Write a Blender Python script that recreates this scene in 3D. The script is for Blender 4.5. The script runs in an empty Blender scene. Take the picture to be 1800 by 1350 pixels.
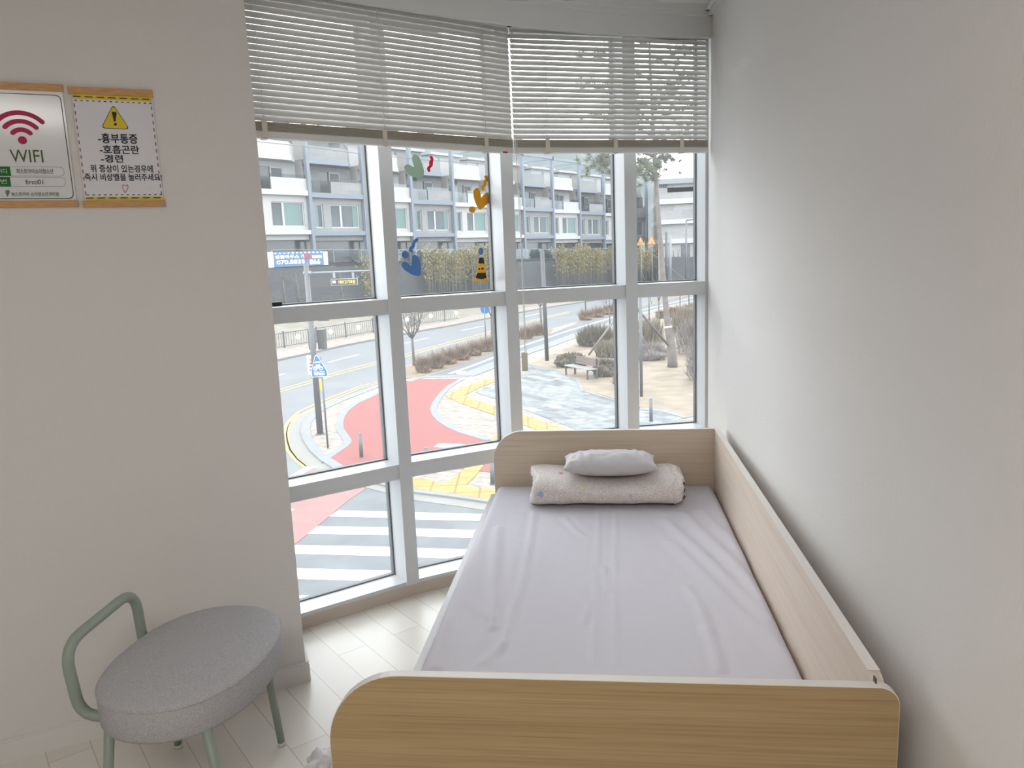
import bpy, bmesh, math, random
from mathutils import Vector, Matrix, noise
from math import sin, cos, pi, radians

random.seed(7)
SC = bpy.context.scene
COL = SC.collection

# ------------------------------------------------------------------ camera
CAM = Vector((0.0, 0.0, 1.55))
CR = Vector((0.9929, 0.1117, -0.0404)); CF = Vector((-0.1173, 0.9786, -0.1687))
F = 1350.0
CR = (CR - CF * CR.dot(CF)).normalized(); CF.normalize(); CU = CR.cross(CF)
cam_data = bpy.data.cameras.new('camera'); cam = bpy.data.objects.new('camera', cam_data)
COL.objects.link(cam)
cam_data.sensor_width = 36.0; cam_data.sensor_fit = 'HORIZONTAL'; cam_data.lens = 27.0
cam_data.clip_start = 0.02; cam_data.clip_end = 2000
cam.matrix_world = Matrix((( CR.x, CU.x, -CF.x, CAM.x), (CR.y, CU.y, -CF.y, CAM.y), (CR.z, CU.z, -CF.z, CAM.z), (0, 0, 0, 1)))
SC.camera = cam

# ------------------------------------------------------------------ sky, lamps, exposure
SC.view_settings.view_transform = 'Standard'; SC.view_settings.look = 'None'
SC.view_settings.exposure = 0.32; SC.view_settings.gamma = 1.0
SC.view_settings.use_curve_mapping = False
world = bpy.data.worlds.new('overcast_sky'); SC.world = world; world.use_nodes = True
wn = world.node_tree.nodes; wl = world.node_tree.links; wn.clear()
wo = wn.new('ShaderNodeOutputWorld'); wb = wn.new('ShaderNodeBackground')
wt = wn.new('ShaderNodeTexCoord'); wm = wn.new('ShaderNodeMapping'); wz = wn.new('ShaderNodeTexNoise'); wr = wn.new('ShaderNodeValToRGB')
wm.inputs['Scale'].default_value = (1.5, 1.5, 6)
wz.inputs['Scale'].default_value = 2.2; wz.inputs['Detail'].default_value = 5
wr.color_ramp.elements[0].position = 0.38; wr.color_ramp.elements[0].color = (0.74, 0.80, 0.88, 1)
wr.color_ramp.elements[1].position = 0.62; wr.color_ramp.elements[1].color = (0.97, 0.96, 0.94, 1)
wl.new(wt.outputs['Generated'], wm.inputs['Vector']); wl.new(wm.outputs['Vector'], wz.inputs['Vector'])
wl.new(wz.outputs['Fac'], wr.inputs['Fac']); wl.new(wr.outputs['Color'], wb.inputs['Color']); wl.new(wb.outputs['Background'], wo.inputs['Surface'])
SKY = 5.6
wb.inputs['Strength'].default_value = SKY
# the sun behind thin cloud: weak and very soft
sun_d = bpy.data.lights.new('sun', 'SUN'); sun_d.energy = 1.2; sun_d.angle = radians(28); sun_d.color = (1.0, 0.96, 0.9)
sun = bpy.data.objects.new('sun', sun_d); COL.objects.link(sun)
sun.rotation_euler = Vector((0.42, 0.62, -0.66)).to_track_quat('-Z', 'Y').to_euler()
# the room's ceiling lamps behind the camera
LAMP_W = 25.0
for lx, ly in ((-0.55, -0.5),):
    ld = bpy.data.lights.new('ceiling_lamp_light', 'AREA'); ld.shape = 'RECTANGLE'; ld.size = 1.2; ld.size_y = 0.6
    ld.energy = LAMP_W; ld.color = (1.0, 0.975, 0.94)
    lo = bpy.data.objects.new('ceiling_lamp_light', ld); COL.objects.link(lo); lo.location = (lx, ly, 2.52)

# ------------------------------------------------------------------ pixel -> place
def ray(px, py): return ((px - 900) * CR - (py - 675) * CU + F * CF).normalized()
def at_z(px, py, z):
    d = ray(px, py); return CAM + d * ((z - CAM.z) / d.z)
def at_y(px, py, y):
    d = ray(px, py); return CAM + d * (y / d.y)
def at_x(px, py, x):
    d = ray(px, py); return CAM + d * (x / d.x)
def on_plane(px, py, p, n):
    d = ray(px, py); n = Vector(n); return CAM + d * (n.dot(Vector(p) - CAM) / n.dot(d))
def at_dist(px, py, t):
    d = ray(px, py); return CAM + d * (t / d.dot(CF))

# ------------------------------------------------------------------ materials
def nodes(name):
    m = bpy.data.materials.new(name); m.use_nodes = True
    nt = m.node_tree; b = nt.nodes['Principled BSDF']; return m, nt, b
def rgb(c): return (c[0], c[1], c[2], 1)
def coords(nt, scale=(1, 1, 1), rot=(0, 0, 0)):
    tc = nt.nodes.new('ShaderNodeTexCoord'); mp = nt.nodes.new('ShaderNodeMapping')
    mp.inputs['Scale'].default_value = scale; mp.inputs['Rotation'].default_value = rot
    nt.links.new(tc.outputs['Object'], mp.inputs['Vector']); return mp.outputs['Vector']
def mat(name, col, rough=0.6, metal=0.0, var=0.0, vs=6.0, bump=0.0, bs=60.0, stretch=(1, 1, 1), spec=0.5, col2=None):
    m, nt, b = nodes(name)
    b.inputs['Base Color'].default_value = rgb(col); b.inputs['Roughness'].default_value = rough
    b.inputs['Metallic'].default_value = metal; b.inputs['Specular IOR Level'].default_value = spec
    v = coords(nt, stretch)
    if var or col2:
        n = nt.nodes.new('ShaderNodeTexNoise'); n.inputs['Scale'].default_value = vs; n.inputs['Detail'].default_value = 6
        r = nt.nodes.new('ShaderNodeValToRGB'); nt.links.new(v, n.inputs['Vector']); nt.links.new(n.outputs['Fac'], r.inputs['Fac'])
        a = col if col2 else tuple(max(0, c * (1 - var)) for c in col); z = col2 if col2 else tuple(min(1, c * (1 + var)) for c in col)
        r.color_ramp.elements[0].position = 0.32; r.color_ramp.elements[0].color = rgb(a)
        r.color_ramp.elements[1].position = 0.68; r.color_ramp.elements[1].color = rgb(z)
        nt.links.new(r.outputs['Color'], b.inputs['Base Color'])
    if bump:
        n2 = nt.nodes.new('ShaderNodeTexNoise'); n2.inputs['Scale'].default_value = bs; n2.inputs['Detail'].default_value = 4
        bp = nt.nodes.new('ShaderNodeBump'); bp.inputs['Strength'].default_value = bump; bp.inputs['Distance'].default_value = 0.01
        nt.links.new(v, n2.inputs['Vector']); nt.links.new(n2.outputs['Fac'], bp.inputs['Height']); nt.links.new(bp.outputs['Normal'], b.inputs['Normal'])
    return m
def brick(name, c1, c2, mortar, w, h, gap=0.006, rot=0.0, rough=0.6, offset=0.5, var=0.06, spec=0.5, vert=False, bumpy=0.15, bias=0.0):
    m, nt, b = nodes(name)
    v = coords(nt, (1, 1, 1), (radians(90) if vert else 0, 0, rot))
    t = nt.nodes.new('ShaderNodeTexBrick'); t.inputs['Scale'].default_value = 1.0
    t.inputs['Brick Width'].default_value = w; t.inputs['Row Height'].default_value = h
    t.inputs['Mortar Size'].default_value = gap; t.inputs['Mortar Smooth'].default_value = 0.2
    t.offset = offset; t.inputs['Bias'].default_value = bias
    t.inputs['Color1'].default_value = rgb(c1); t.inputs['Color2'].default_value = rgb(c2); t.inputs['Mortar'].default_value = rgb(mortar)
    nt.links.new(v, t.inputs['Vector'])
    n = nt.nodes.new('ShaderNodeTexNoise'); n.inputs['Scale'].default_value = 3.0; n.inputs['Detail'].default_value = 6
    nt.links.new(v, n.inputs['Vector'])
    mx = nt.nodes.new('ShaderNodeMixRGB'); mx.blend_type = 'OVERLAY'; mx.inputs['Fac'].default_value = var * 4
    nt.links.new(t.outputs['Color'], mx.inputs['Color1']); nt.links.new(n.outputs['Fac'], mx.inputs['Color2'])
    nt.links.new(mx.outputs['Color'], b.inputs['Base Color'])
    b.inputs['Roughness'].default_value = rough; b.inputs['Specular IOR Level'].default_value = spec
    if bumpy:
        bp = nt.nodes.new('ShaderNodeBump'); bp.inputs['Strength'].default_value = bumpy; bp.inputs['Distance'].default_value = 0.003
        bp.invert = True; nt.links.new(t.outputs['Fac'], bp.inputs['Height']); nt.links.new(bp.outputs['Normal'], b.inputs['Normal'])
    return m
def wood(name, dark, light, axis='X', rough=0.45, line=0.6, streak=1.0):
    """long straight grain: a soft broad tone and fine thin pore lines"""
    m, nt, b = nodes(name)
    sc = lambda l, c: {'X': (l, c, c), 'Y': (c, l, c)}[axis]
    def layer(l, c, detail, p0, p1, c0, c1, dist=0.0):
        n = nt.nodes.new('ShaderNodeTexNoise'); n.inputs['Scale'].default_value = 1.0; n.inputs['Detail'].default_value = detail; n.inputs['Roughness'].default_value = 0.6; n.inputs['Distortion'].default_value = dist
        r = nt.nodes.new('ShaderNodeValToRGB'); r.color_ramp.elements[0].position = p0; r.color_ramp.elements[0].color = rgb(c0); r.color_ramp.elements[1].position = p1; r.color_ramp.elements[1].color = rgb(c1)
        nt.links.new(coords(nt, sc(l, c)), n.inputs['Vector']); nt.links.new(n.outputs['Fac'], r.inputs['Fac']); return r.outputs['Color']
    def mul(a, c, f):
        mx = nt.nodes.new('ShaderNodeMixRGB'); mx.blend_type = 'MULTIPLY'; mx.inputs['Fac'].default_value = f
        nt.links.new(a, mx.inputs['Color1']); nt.links.new(c, mx.inputs['Color2']); return mx.outputs['Color']
    base = layer(0.9, 26 * streak, 6, 0.30, 0.70, dark, light, 0.25)
    fine = layer(2.2, 170 * streak, 3, 0.36, 0.52, (0.74, 0.70, 0.64), (1, 1, 1))
    rare = layer(1.3, 60 * streak, 4, 0.30, 0.36, (0.62, 0.55, 0.46), (1, 1, 1))
    c = mul(mul(base, fine, line), rare, line)
    nt.links.new(c, b.inputs['Base Color']); b.inputs['Roughness'].default_value = rough
    return m
def glass(name, tint=(0.93, 0.96, 0.97), gloss=1.0, film=0.0):
    m = bpy.data.materials.new(name); m.use_nodes = True; nt = m.node_tree; nt.nodes.clear()
    o = nt.nodes.new('ShaderNodeOutputMaterial'); t = nt.nodes.new('ShaderNodeBsdfTransparent'); g = nt.nodes.new('ShaderNodeBsdfGlossy')
    fr = nt.nodes.new('ShaderNodeFresnel'); fr.inputs['IOR'].default_value = 1.45; mx = nt.nodes.new('ShaderNodeMixShader')
    t.inputs['Color'].default_value = rgb(tint); g.inputs['Roughness'].default_value = 0.02
    ml = nt.nodes.new('ShaderNodeMath'); ml.operation = 'MULTIPLY'; ml.inputs[1].default_value = gloss
    nt.links.new(fr.outputs['Fac'], ml.inputs[0]); nt.links.new(ml.outputs['Value'], mx.inputs['Fac'])
    nt.links.new(t.outputs['BSDF'], mx.inputs[1]); nt.links.new(g.outputs['BSDF'], mx.inputs[2])
    last = mx.outputs['Shader']
    if film:
        d = nt.nodes.new('ShaderNodeBsdfTranslucent'); d.inputs['Color'].default_value = (0.9, 0.93, 0.95, 1); m2 = nt.nodes.new('ShaderNodeMixShader')
        m2.inputs['Fac'].default_value = film; nt.links.new(last, m2.inputs[1]); nt.links.new(d.outputs['BSDF'], m2.inputs[2]); last = m2.outputs['Shader']
    nt.links.new(last, o.inputs['Surface']); return m

M = {}
M['wall'] = mat('wallpaper', (0.80, 0.775, 0.75), 0.85, bump=0.25, bs=90, stretch=(6, 6, 1), spec=0.2)
M['ceiling'] = mat('ceiling_paper', (0.88, 0.88, 0.865), 0.9, spec=0.2)
M['white'] = mat('white_trim_paint', (0.80, 0.80, 0.79), 0.55, spec=0.3)
M['base'] = mat('off_white_baseboard', (0.79, 0.765, 0.735), 0.6, spec=0.25)
M['rail'] = mat('pale_grey_rail', (0.66, 0.64, 0.65), 0.5)
M['skirt'] = mat('beige_skirting', (0.60, 0.51, 0.43), 0.5, var=0.05, stretch=(1, 1, 8))
M['alu'] = mat('painted_aluminium', (0.66, 0.675, 0.69), 0.38, spec=0.4)
M['gasket'] = mat('dark_gasket', (0.06, 0.06, 0.065), 0.6)
M['bead'] = mat('glazing_bead', (0.16, 0.165, 0.17), 0.5)
M['black'] = mat('black_plastic', (0.012, 0.012, 0.014), 0.45)
M['floor'] = brick('pale_oak_planks', (0.74, 0.69, 0.62), (0.80, 0.755, 0.69), (0.56, 0.50, 0.43), 0.9, 0.125, 0.0018, rot=radians(46), rough=0.32, var=0.02, bumpy=0.05)
M['oak_out'] = wood('shaded_oak_laminate', (0.385, 0.262, 0.122), (0.47, 0.332, 0.175), 'X', line=0.62, streak=1.5)  # same laminate as the inner boards; the outer face's light is in the colour
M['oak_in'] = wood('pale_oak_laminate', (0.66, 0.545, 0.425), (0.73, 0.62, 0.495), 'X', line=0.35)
M['oak_side'] = wood('pale_oak_laminate_side', (0.72, 0.60, 0.50), (0.79, 0.675, 0.57), 'Y', line=0.3)
M['edge'] = mat('pale_edge_band', (0.78, 0.73, 0.68), 0.4)
M['sheet'] = mat('lavender_grey_cotton', (0.645, 0.62, 0.67), 0.85, bump=0.12, bs=120, spec=0.2)
M['pillow'] = mat('grey_pillow_cotton', (0.63, 0.595, 0.61), 0.85, bump=0.12, bs=150, spec=0.2)
M['slat'] = mat('cream_slats', (0.76, 0.745, 0.715), 0.45)
M['slat_stack'] = mat('shaded_slat_edges', (0.50, 0.455, 0.38), 0.5)  # same cream slats, browner: shade on the stack is put into the colour
M['cord'] = mat('white_cord', (0.86, 0.84, 0.80), 0.6)
M['clip'] = mat('cream_clip', (0.76, 0.72, 0.60), 0.4)
M['sage'] = mat('sage_green_metal', (0.31, 0.365, 0.305), 0.42)
M['glide'] = mat('white_glide', (0.8, 0.8, 0.78), 0.4)
M['beech'] = mat('hanger_wood', (0.62, 0.335, 0.13), 0.5, var=0.14, vs=9, stretch=(3, 3, 30))
M['paper'] = mat('poster_paper', (0.80, 0.79, 0.83), 0.6)
M['gloss_paper'] = mat('glossy_poster_paper', (0.80, 0.80, 0.80), 0.12)
M['ink'] = mat('navy_ink', (0.02, 0.02, 0.045), 0.6)
M['ink_grey'] = mat('grey_ink', (0.16, 0.17, 0.18), 0.5)
M['magenta'] = mat('crimson_print', (0.48, 0.015, 0.085), 0.3, spec=0.15)
M['olive'] = mat('dark_green_print', (0.09, 0.13, 0.045), 0.4, spec=0.15)
M['leafgreen'] = mat('green_print', (0.015, 0.17, 0.025), 0.4, spec=0.15)
M['yellow'] = mat('warning_yellow', (0.78, 0.58, 0.03), 0.5)
M['maroon'] = mat('maroon_print', (0.22, 0.03, 0.06), 0.6)
M['pale_pink'] = mat('pale_pink_print', (0.62, 0.30, 0.34), 0.6)
M['white_print'] = mat('white_print', (0.85, 0.85, 0.85), 0.6)
M['st_green'] = mat('sage_vinyl', (0.40, 0.52, 0.41), 0.6)
M['st_red'] = mat('red_vinyl', (0.60, 0.015, 0.07), 0.6)
M['st_yellow'] = mat('mustard_vinyl', (0.70, 0.37, 0.005), 0.6)
M['st_blue'] = mat('blue_vinyl', (0.13, 0.27, 0.52), 0.6)
M['st_gold'] = mat('gold_vinyl', (0.85, 0.50, 0.03), 0.6)
def vinyl(k):
    nt = M[k].node_tree; b = nt.nodes['Principled BSDF']; o = nt.nodes['Material Output']; t = nt.nodes.new('ShaderNodeBsdfTranslucent'); mx = nt.nodes.new('ShaderNodeMixShader')
    t.inputs['Color'].default_value = b.inputs['Base Color'].default_value; mx.inputs['Fac'].default_value = 0.3
    nt.links.new(b.outputs['BSDF'], mx.inputs[1]); nt.links.new(t.outputs['BSDF'], mx.inputs[2]); nt.links.new(mx.outputs['Shader'], o.inputs['Surface'])
for k in ('st_green', 'st_red', 'st_yellow', 'st_blue', 'st_gold'): vinyl(k)
M['glass'] = glass('window_glass', (0.93, 0.95, 0.955), 0.6, film=0.022)
# outdoors
M['asphalt'] = mat('pale_asphalt', (0.0882, 0.0924, 0.0966), 0.9, var=0.10, vs=0.6)
M['asphalt2'] = mat('worn_side_asphalt', (0.0721, 0.077, 0.0815), 0.9, var=0.16, vs=1.6)
M['asphalt3'] = mat('cycle_asphalt', (0.0699, 0.0748, 0.0832), 0.9, var=0.08, vs=2)
M['paint'] = mat('white_road_paint', (0.289, 0.292, 0.292), 0.7, var=0.05, vs=6)
M['ypaint'] = mat('yellow_road_paint', (0.243, 0.171, 0.0606), 0.7, var=0.08, vs=3)
M['red'] = mat('red_cycle_surface', (0.138, 0.031, 0.026), 0.85, var=0.03, vs=1.5)
M['pink'] = mat('faded_red_crossing', (0.147, 0.0721, 0.0665), 0.85, var=0.08, vs=1.5)
M['concrete'] = mat('pale_concrete', (0.123, 0.121, 0.109), 0.9, var=0.07, vs=2)
M['granite'] = mat('granite_kerb', (0.111, 0.115, 0.116), 0.8, var=0.08, vs=4)
M['paver'] = brick('pinkish_pavers', (0.055, 0.047, 0.042), (0.170, 0.143, 0.122), (0.115, 0.094, 0.08), 0.6, 0.3, 0.02, rot=0.5, var=0.2, rough=0.9, bias=0.80)
M['tactile'] = brick('yellow_tactile_pavers', (0.205, 0.125, 0.030), (0.225, 0.142, 0.040), (0.12, 0.08, 0.025), 0.6, 0.6, 0.03, rot=-0.1, offset=0.0, var=0.08, rough=0.9)
M['plaza'] = brick('grey_plaza_pavers', (0.063, 0.0689, 0.0756), (0.151, 0.16, 0.164), (0.0882, 0.0924, 0.0924), 0.9, 0.45, 0.03, rot=0.9, var=0.2, rough=0.9)
M['lawn'] = mat('dry_lawn', (0.104, 0.081, 0.0576), 0.95, col2=(0.171, 0.137, 0.099), vs=1.1, bump=0.5, bs=5)
M['verge'] = mat('dry_verge', (0.107, 0.0721, 0.0454), 0.95, col2=(0.15, 0.115, 0.0748), vs=2)
M['slope'] = mat('winter_slope', (0.112, 0.0966, 0.0748), 0.95, col2=(0.15, 0.139, 0.118), vs=1.0)
M['h_white'] = mat('white_render', (0.269, 0.265, 0.258), 0.85, var=0.02, vs=1)
M['h_stone'] = brick('grey_stone_cladding', (0.137, 0.141, 0.141), (0.164, 0.164, 0.16), (0.132, 0.132, 0.132), 1.2, 0.6, 0.015, var=0.05, vert=True, rough=0.8, bumpy=0)
M['h_beam'] = mat('blue_grey_steel', (0.107, 0.125, 0.15), 0.6)
M['h_wbeam'] = mat('white_beam', (0.276, 0.279, 0.286), 0.6)
M['h_dark'] = mat('dark_glazing', (0.0267, 0.0333, 0.0387), 0.15, var=0.3, vs=0.5)
M['h_glass'] = mat('grey_window_glass', (0.0714, 0.0823, 0.0882), 0.2, var=0.2, vs=0.7, spec=0.06)
M['h_pale'] = brick('pale_stone_cladding', (0.16, 0.16, 0.158), (0.206, 0.204, 0.202), (0.168, 0.168, 0.168), 2.4, 1.2, 0.02, var=0.06, vert=True, rough=0.8, bumpy=0)
M['h_curtain'] = mat('mint_curtain', (0.0907, 0.139, 0.134), 0.7)
M['h_frame'] = mat('white_window_frame', (0.282, 0.286, 0.286), 0.5)
M['h_rail'] = glass('balcony_glass', (0.72, 0.75, 0.76), 0.18, film=0.0)
M['h_roof'] = mat('cream_penthouse', (0.176, 0.165, 0.15), 0.85)
M['slate'] = brick('dark_retaining_wall', (0.0347, 0.0374, 0.0413), (0.0454, 0.0482, 0.0519), (0.0534, 0.056, 0.0588), 1.6, 0.8, 0.02, var=0.06, vert=True, rough=0.8, bumpy=0)
M['pole'] = mat('grey_steel_pole', (0.0638, 0.0654, 0.0704), 0.5)
M['dpole'] = mat('dark_steel_pole', (0.0374, 0.036, 0.0374), 0.5)
M['lpole'] = mat('light_steel_pole', (0.134, 0.147, 0.16), 0.5)
M['blue'] = mat('sign_blue', (0.0019, 0.0756, 0.22), 0.5)
M['banner'] = mat('banner_blue', (0.0516, 0.104, 0.186), 0.7)
M['orange'] = mat('sign_orange', (0.323, 0.16, 0.00756), 0.5)
M['signred'] = mat('sign_red', (0.22, 0.0167, 0.0167), 0.5)
M['lime'] = mat('lime_label', (0.2, 0.234, 0.0401), 0.6)
M['bark'] = mat('pine_bark', (0.0721, 0.0571, 0.0496), 0.95, col2=(0.112, 0.0966, 0.0882), vs=3, bump=0.6, bs=8)
M['bark2'] = mat('grey_bark', (0.0721, 0.0632, 0.0571), 0.95, var=0.12)
M['needle'] = mat('pine_needles', (0.060, 0.072, 0.046), 0.8, col2=(0.115, 0.125, 0.082), vs=2)
M['bamboo'] = mat('bamboo_culm', (0.112, 0.103, 0.0832), 0.6, var=0.12)
M['bleaf'] = mat('bamboo_leaf', (0.113, 0.0941, 0.0294), 0.8, col2=(0.193, 0.16, 0.0588), vs=1.2)
M['brush'] = mat('brown_twigs', (0.11, 0.072, 0.05), 0.95, col2=(0.185, 0.13, 0.095), vs=3)
M['greyb'] = mat('grey_twigs', (0.115, 0.097, 0.09), 0.95, col2=(0.175, 0.155, 0.145), vs=3)
M['reed'] = mat('straw_reeds', (0.134, 0.112, 0.0699), 0.95, col2=(0.171, 0.152, 0.107), vs=3)
M['greenb'] = mat('dull_olive_leaves', (0.062, 0.052, 0.036), 0.9, col2=(0.115, 0.095, 0.066), vs=4)
M['redb'] = mat('russet_leaves', (0.102, 0.0428, 0.0267), 0.95, col2=(0.134, 0.0748, 0.0506), vs=4)
M['benchwood'] = mat('bench_wood', (0.102, 0.0743, 0.0637), 0.7, var=0.1)
M['benchseat'] = mat('pale_bench_seat', (0.16, 0.16, 0.155), 0.6, var=0.05)
M['hill'] = mat('hazy_hill', (0.041, 0.0528, 0.0509), 1.0, col2=(0.0715, 0.0832, 0.0792), vs=0.06)
M['prop'] = mat('pale_prop_pole', (0.134, 0.123, 0.102), 0.8)
M['cloth'] = mat('white_cloth', (0.80, 0.79, 0.80), 0.8)

# ------------------------------------------------------------------ objects
ROOT = {}
def tag(o, label=None, cat=None, group=None, kind=None):
    if label: o['label'] = label
    if cat: o['category'] = cat
    if group: o['group'] = group
    if kind: o['kind'] = kind
    return o
def thing(name, label, cat, loc=(0, 0, 0), rz=0.0, group=None, kind=None, mtx=None):
    o = bpy.data.objects.new(name, None); COL.objects.link(o); o.empty_display_size = 0.1
    m = mtx if mtx is not None else Matrix.Translation(Vector(loc)) @ Matrix.Rotation(rz, 4, 'Z')
    o.matrix_basis = m; ROOT[o.name] = m
    return tag(o, label, cat, group, kind)
class MB:
    """collects shapes in world space; build() links them as ONE mesh object"""
    def __init__(s): s.bm = bmesh.new(); s.mi = 0; s.smooth = False
    def mark(s): return set(s.bm.faces)
    def face(s, vs):
        f = s.bm.faces.new(vs); f.material_index = s.mi; f.smooth = s.smooth; return f
    def box(s, lo, hi, mtx=None, bevel=0.0):
        x0, y0, z0 = lo; x1, y1, z1 = hi
        P = [(x0, y0, z0), (x1, y0, z0), (x1, y1, z0), (x0, y1, z0), (x0, y0, z1), (x1, y0, z1), (x1, y1, z1), (x0, y1, z1)]
        v = [s.bm.verts.new(mtx @ Vector(p) if mtx else p) for p in P]
        fs = [s.face([v[i] for i in q]) for q in ((0, 3, 2, 1), (4, 5, 6, 7), (0, 1, 5, 4), (1, 2, 6, 5), (2, 3, 7, 6), (3, 0, 4, 7))]
        if bevel:
            es = list({e for f in fs for e in f.edges})
            r = bmesh.ops.bevel(s.bm, geom=es, offset=bevel, segments=2, affect='EDGES', profile=0.6)
            for f in r['faces']: f.material_index = s.mi
        return s
    def prism(s, pts, d):
        """pts: closed outline (Vectors, any plane); d: extrusion vector"""
        d = Vector(d); a = [s.bm.verts.new(Vector(p)) for p in pts]; b = [s.bm.verts.new(Vector(p) + d) for p in pts]
        n = len(a); s.face(a); s.face(list(reversed(b)))
        for i in range(n): s.face([a[i], b[i], b[(i + 1) % n], a[(i + 1) % n]][::-1])
        return s
    def tube(s, path, r, seg=10, cap=True, closed=False):
        path = [Vector(p) for p in path]; n = len(path); rings = []
        up = None
        for i, p in enumerate(path):
            if closed: t = (path[(i + 1) % n] - path[i - 1])
            else: t = path[min(i + 1, n - 1)] - path[max(i - 1, 0)]
            t.normalize()
            if up is None: up = Vector((0, 0, 1)) if abs(t.z) < 0.9 else Vector((1, 0, 0))
            a = (up - t * up.dot(t))
            if a.length < 1e-4: a = t.orthogonal()
            a.normalize(); up = a; b = t.cross(a)
            rr = r[i] if isinstance(r, (list, tuple)) else r
            rings.append([s.bm.verts.new(p + a * cos(2 * pi * k / seg) * rr + b * sin(2 * pi * k / seg) * rr) for k in range(seg)])
        sm = s.smooth; s.smooth = True
        for i in range(n if closed else n - 1):
            A, B = rings[i], rings[(i + 1) % n]
            for k in range(seg): s.face([A[k], A[(k + 1) % seg], B[(k + 1) % seg], B[k]])
        s.smooth = sm
        if cap and not closed:
            s.face(rings[0][::-1]); s.face(rings[-1])
        return s
    def grid(s, rows, closed_u=False, closed_v=False):
        R = [[s.bm.verts.new(Vector(p)) for p in r] for r in rows]; n, m = len(R), len(R[0])
        for i in range(n if closed_u else n - 1):
            for j in range(m if closed_v else m - 1):
                s.face([R[i][j], R[(i + 1) % n][j], R[(i + 1) % n][(j + 1) % m], R[i][(j + 1) % m]])
        return R
    def blade(s, p, d, w):
        p = Vector(p); d = Vector(d); a = d.orthogonal().normalized() if d.length else Vector((1, 0, 0))
        a = Matrix.Rotation(random.uniform(0, 6.28), 3, d.normalized()) @ a * w
        s.face([s.bm.verts.new(p - a), s.bm.verts.new(p + a), s.bm.verts.new(p + d)])
    def leaf(s, p, d, w):
        p = Vector(p); d = Vector(d); a = Matrix.Rotation(random.uniform(0, 6.28), 3, d.normalized()) @ d.orthogonal().normalized() * w
        s.face([s.bm.verts.new(p), s.bm.verts.new(p + d * 0.5 + a), s.bm.verts.new(p + d), s.bm.verts.new(p + d * 0.5 - a)])
    def ball(s, c, r, sub=2, lump=0.0, ls=2.0):
        c = Vector(c); r = Vector(r) if not isinstance(r, (int, float)) else Vector((r, r, r))
        q = bmesh.ops.create_icosphere(s.bm, subdivisions=sub, radius=1.0)
        for v in q['verts']:
            k = 1 + (lump * noise.noise(v.co * ls + c) if lump else 0)
            v.co = Vector((v.co.x * r.x, v.co.y * r.y, v.co.z * r.z)) * k + c
            for f in v.link_faces: f.material_index = s.mi; f.smooth = True
        return s
    def build(s, name, mats, parent=None, origin=None, fix=True):
        if fix: bmesh.ops.recalc_face_normals(s.bm, faces=s.bm.faces)
        me = bpy.data.meshes.new(name); m = None
        if parent is not None: m = ROOT[parent.name].inverted()
        elif origin is not None: m = Matrix.Translation(-Vector(origin))
        if m is not None: s.bm.transform(m)
        s.bm.to_mesh(me); s.bm.free()
        for k in (mats if isinstance(mats, (list, tuple)) else [mats]): me.materials.append(k)
        o = bpy.data.objects.new(name, me); COL.objects.link(o)
        if parent is not None:
            o.parent = parent; ROOT[o.name] = ROOT[parent.name]
        elif origin is not None: o.location = origin
        return o
def copy_tree(o, mtx=None, parent=None):
    c = o.copy(); COL.objects.link(c)
    if parent is not None: c.parent = parent
    if mtx is not None: c.matrix_basis = mtx; ROOT[c.name] = mtx
    for ch in list(o.children): copy_tree(ch, None, c)
    return c
def struct(o, label=None, cat=None): return tag(o, label, cat, None, 'structure')
def text_mesh(body):
    cu = bpy.data.curves.new('lettering', 'FONT'); cu.body = body; cu.size = 1.0; cu.resolution_u = 3
    o = bpy.data.objects.new('lettering', cu); COL.objects.link(o)
    dg = bpy.context.evaluated_depsgraph_get(); me = bpy.data.meshes.new_from_object(o.evaluated_get(dg))
    bpy.data.objects.remove(o); bpy.data.curves.remove(cu); return me
def lettering(body, o, ax, ay, an, x0, x1, y0, y1, m, parent, name='lettering', bold=0.0):
    """fits the writing into the box x0..x1, y0..y1 of the plane o + x*ax + y*ay; an: towards the reader"""
    me = text_mesh(body)
    if not me.vertices: return None
    xs = [v.co.x for v in me.vertices]; ys = [v.co.y for v in me.vertices]
    a0, a1, b0, b1 = min(xs), max(xs), min(ys), max(ys)
    bm = bmesh.new(); bm.from_mesh(me); bpy.data.meshes.remove(me)
    mb = MB(); mb.bm.free(); mb.bm = bm
    for f in bm.faces: f.material_index = 0
    for v in bm.verts:
        u = x0 + (v.co.x - a0) / max(1e-6, a1 - a0) * (x1 - x0); w = y0 + (v.co.y - b0) / max(1e-6, b1 - b0) * (y1 - y0)
        v.co = o + ax * u + ay * w
    if bold:
        g0 = list(bm.faces)
        for dx, dy in ((bold, 0), (0, bold), (bold, bold)):
            r = bmesh.ops.duplicate(bm, geom=g0)
            for e in r['geom']:
                if isinstance(e, bmesh.types.BMVert): e.co += ax * dx + ay * dy + an * (0.05 * bold)
    return mb.build(name, m, parent, fix=False)

# ================================================================== THE ROOM
def xy(a, z): return Vector((a[0], a[1], z))
CEIL = 2.61
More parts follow.
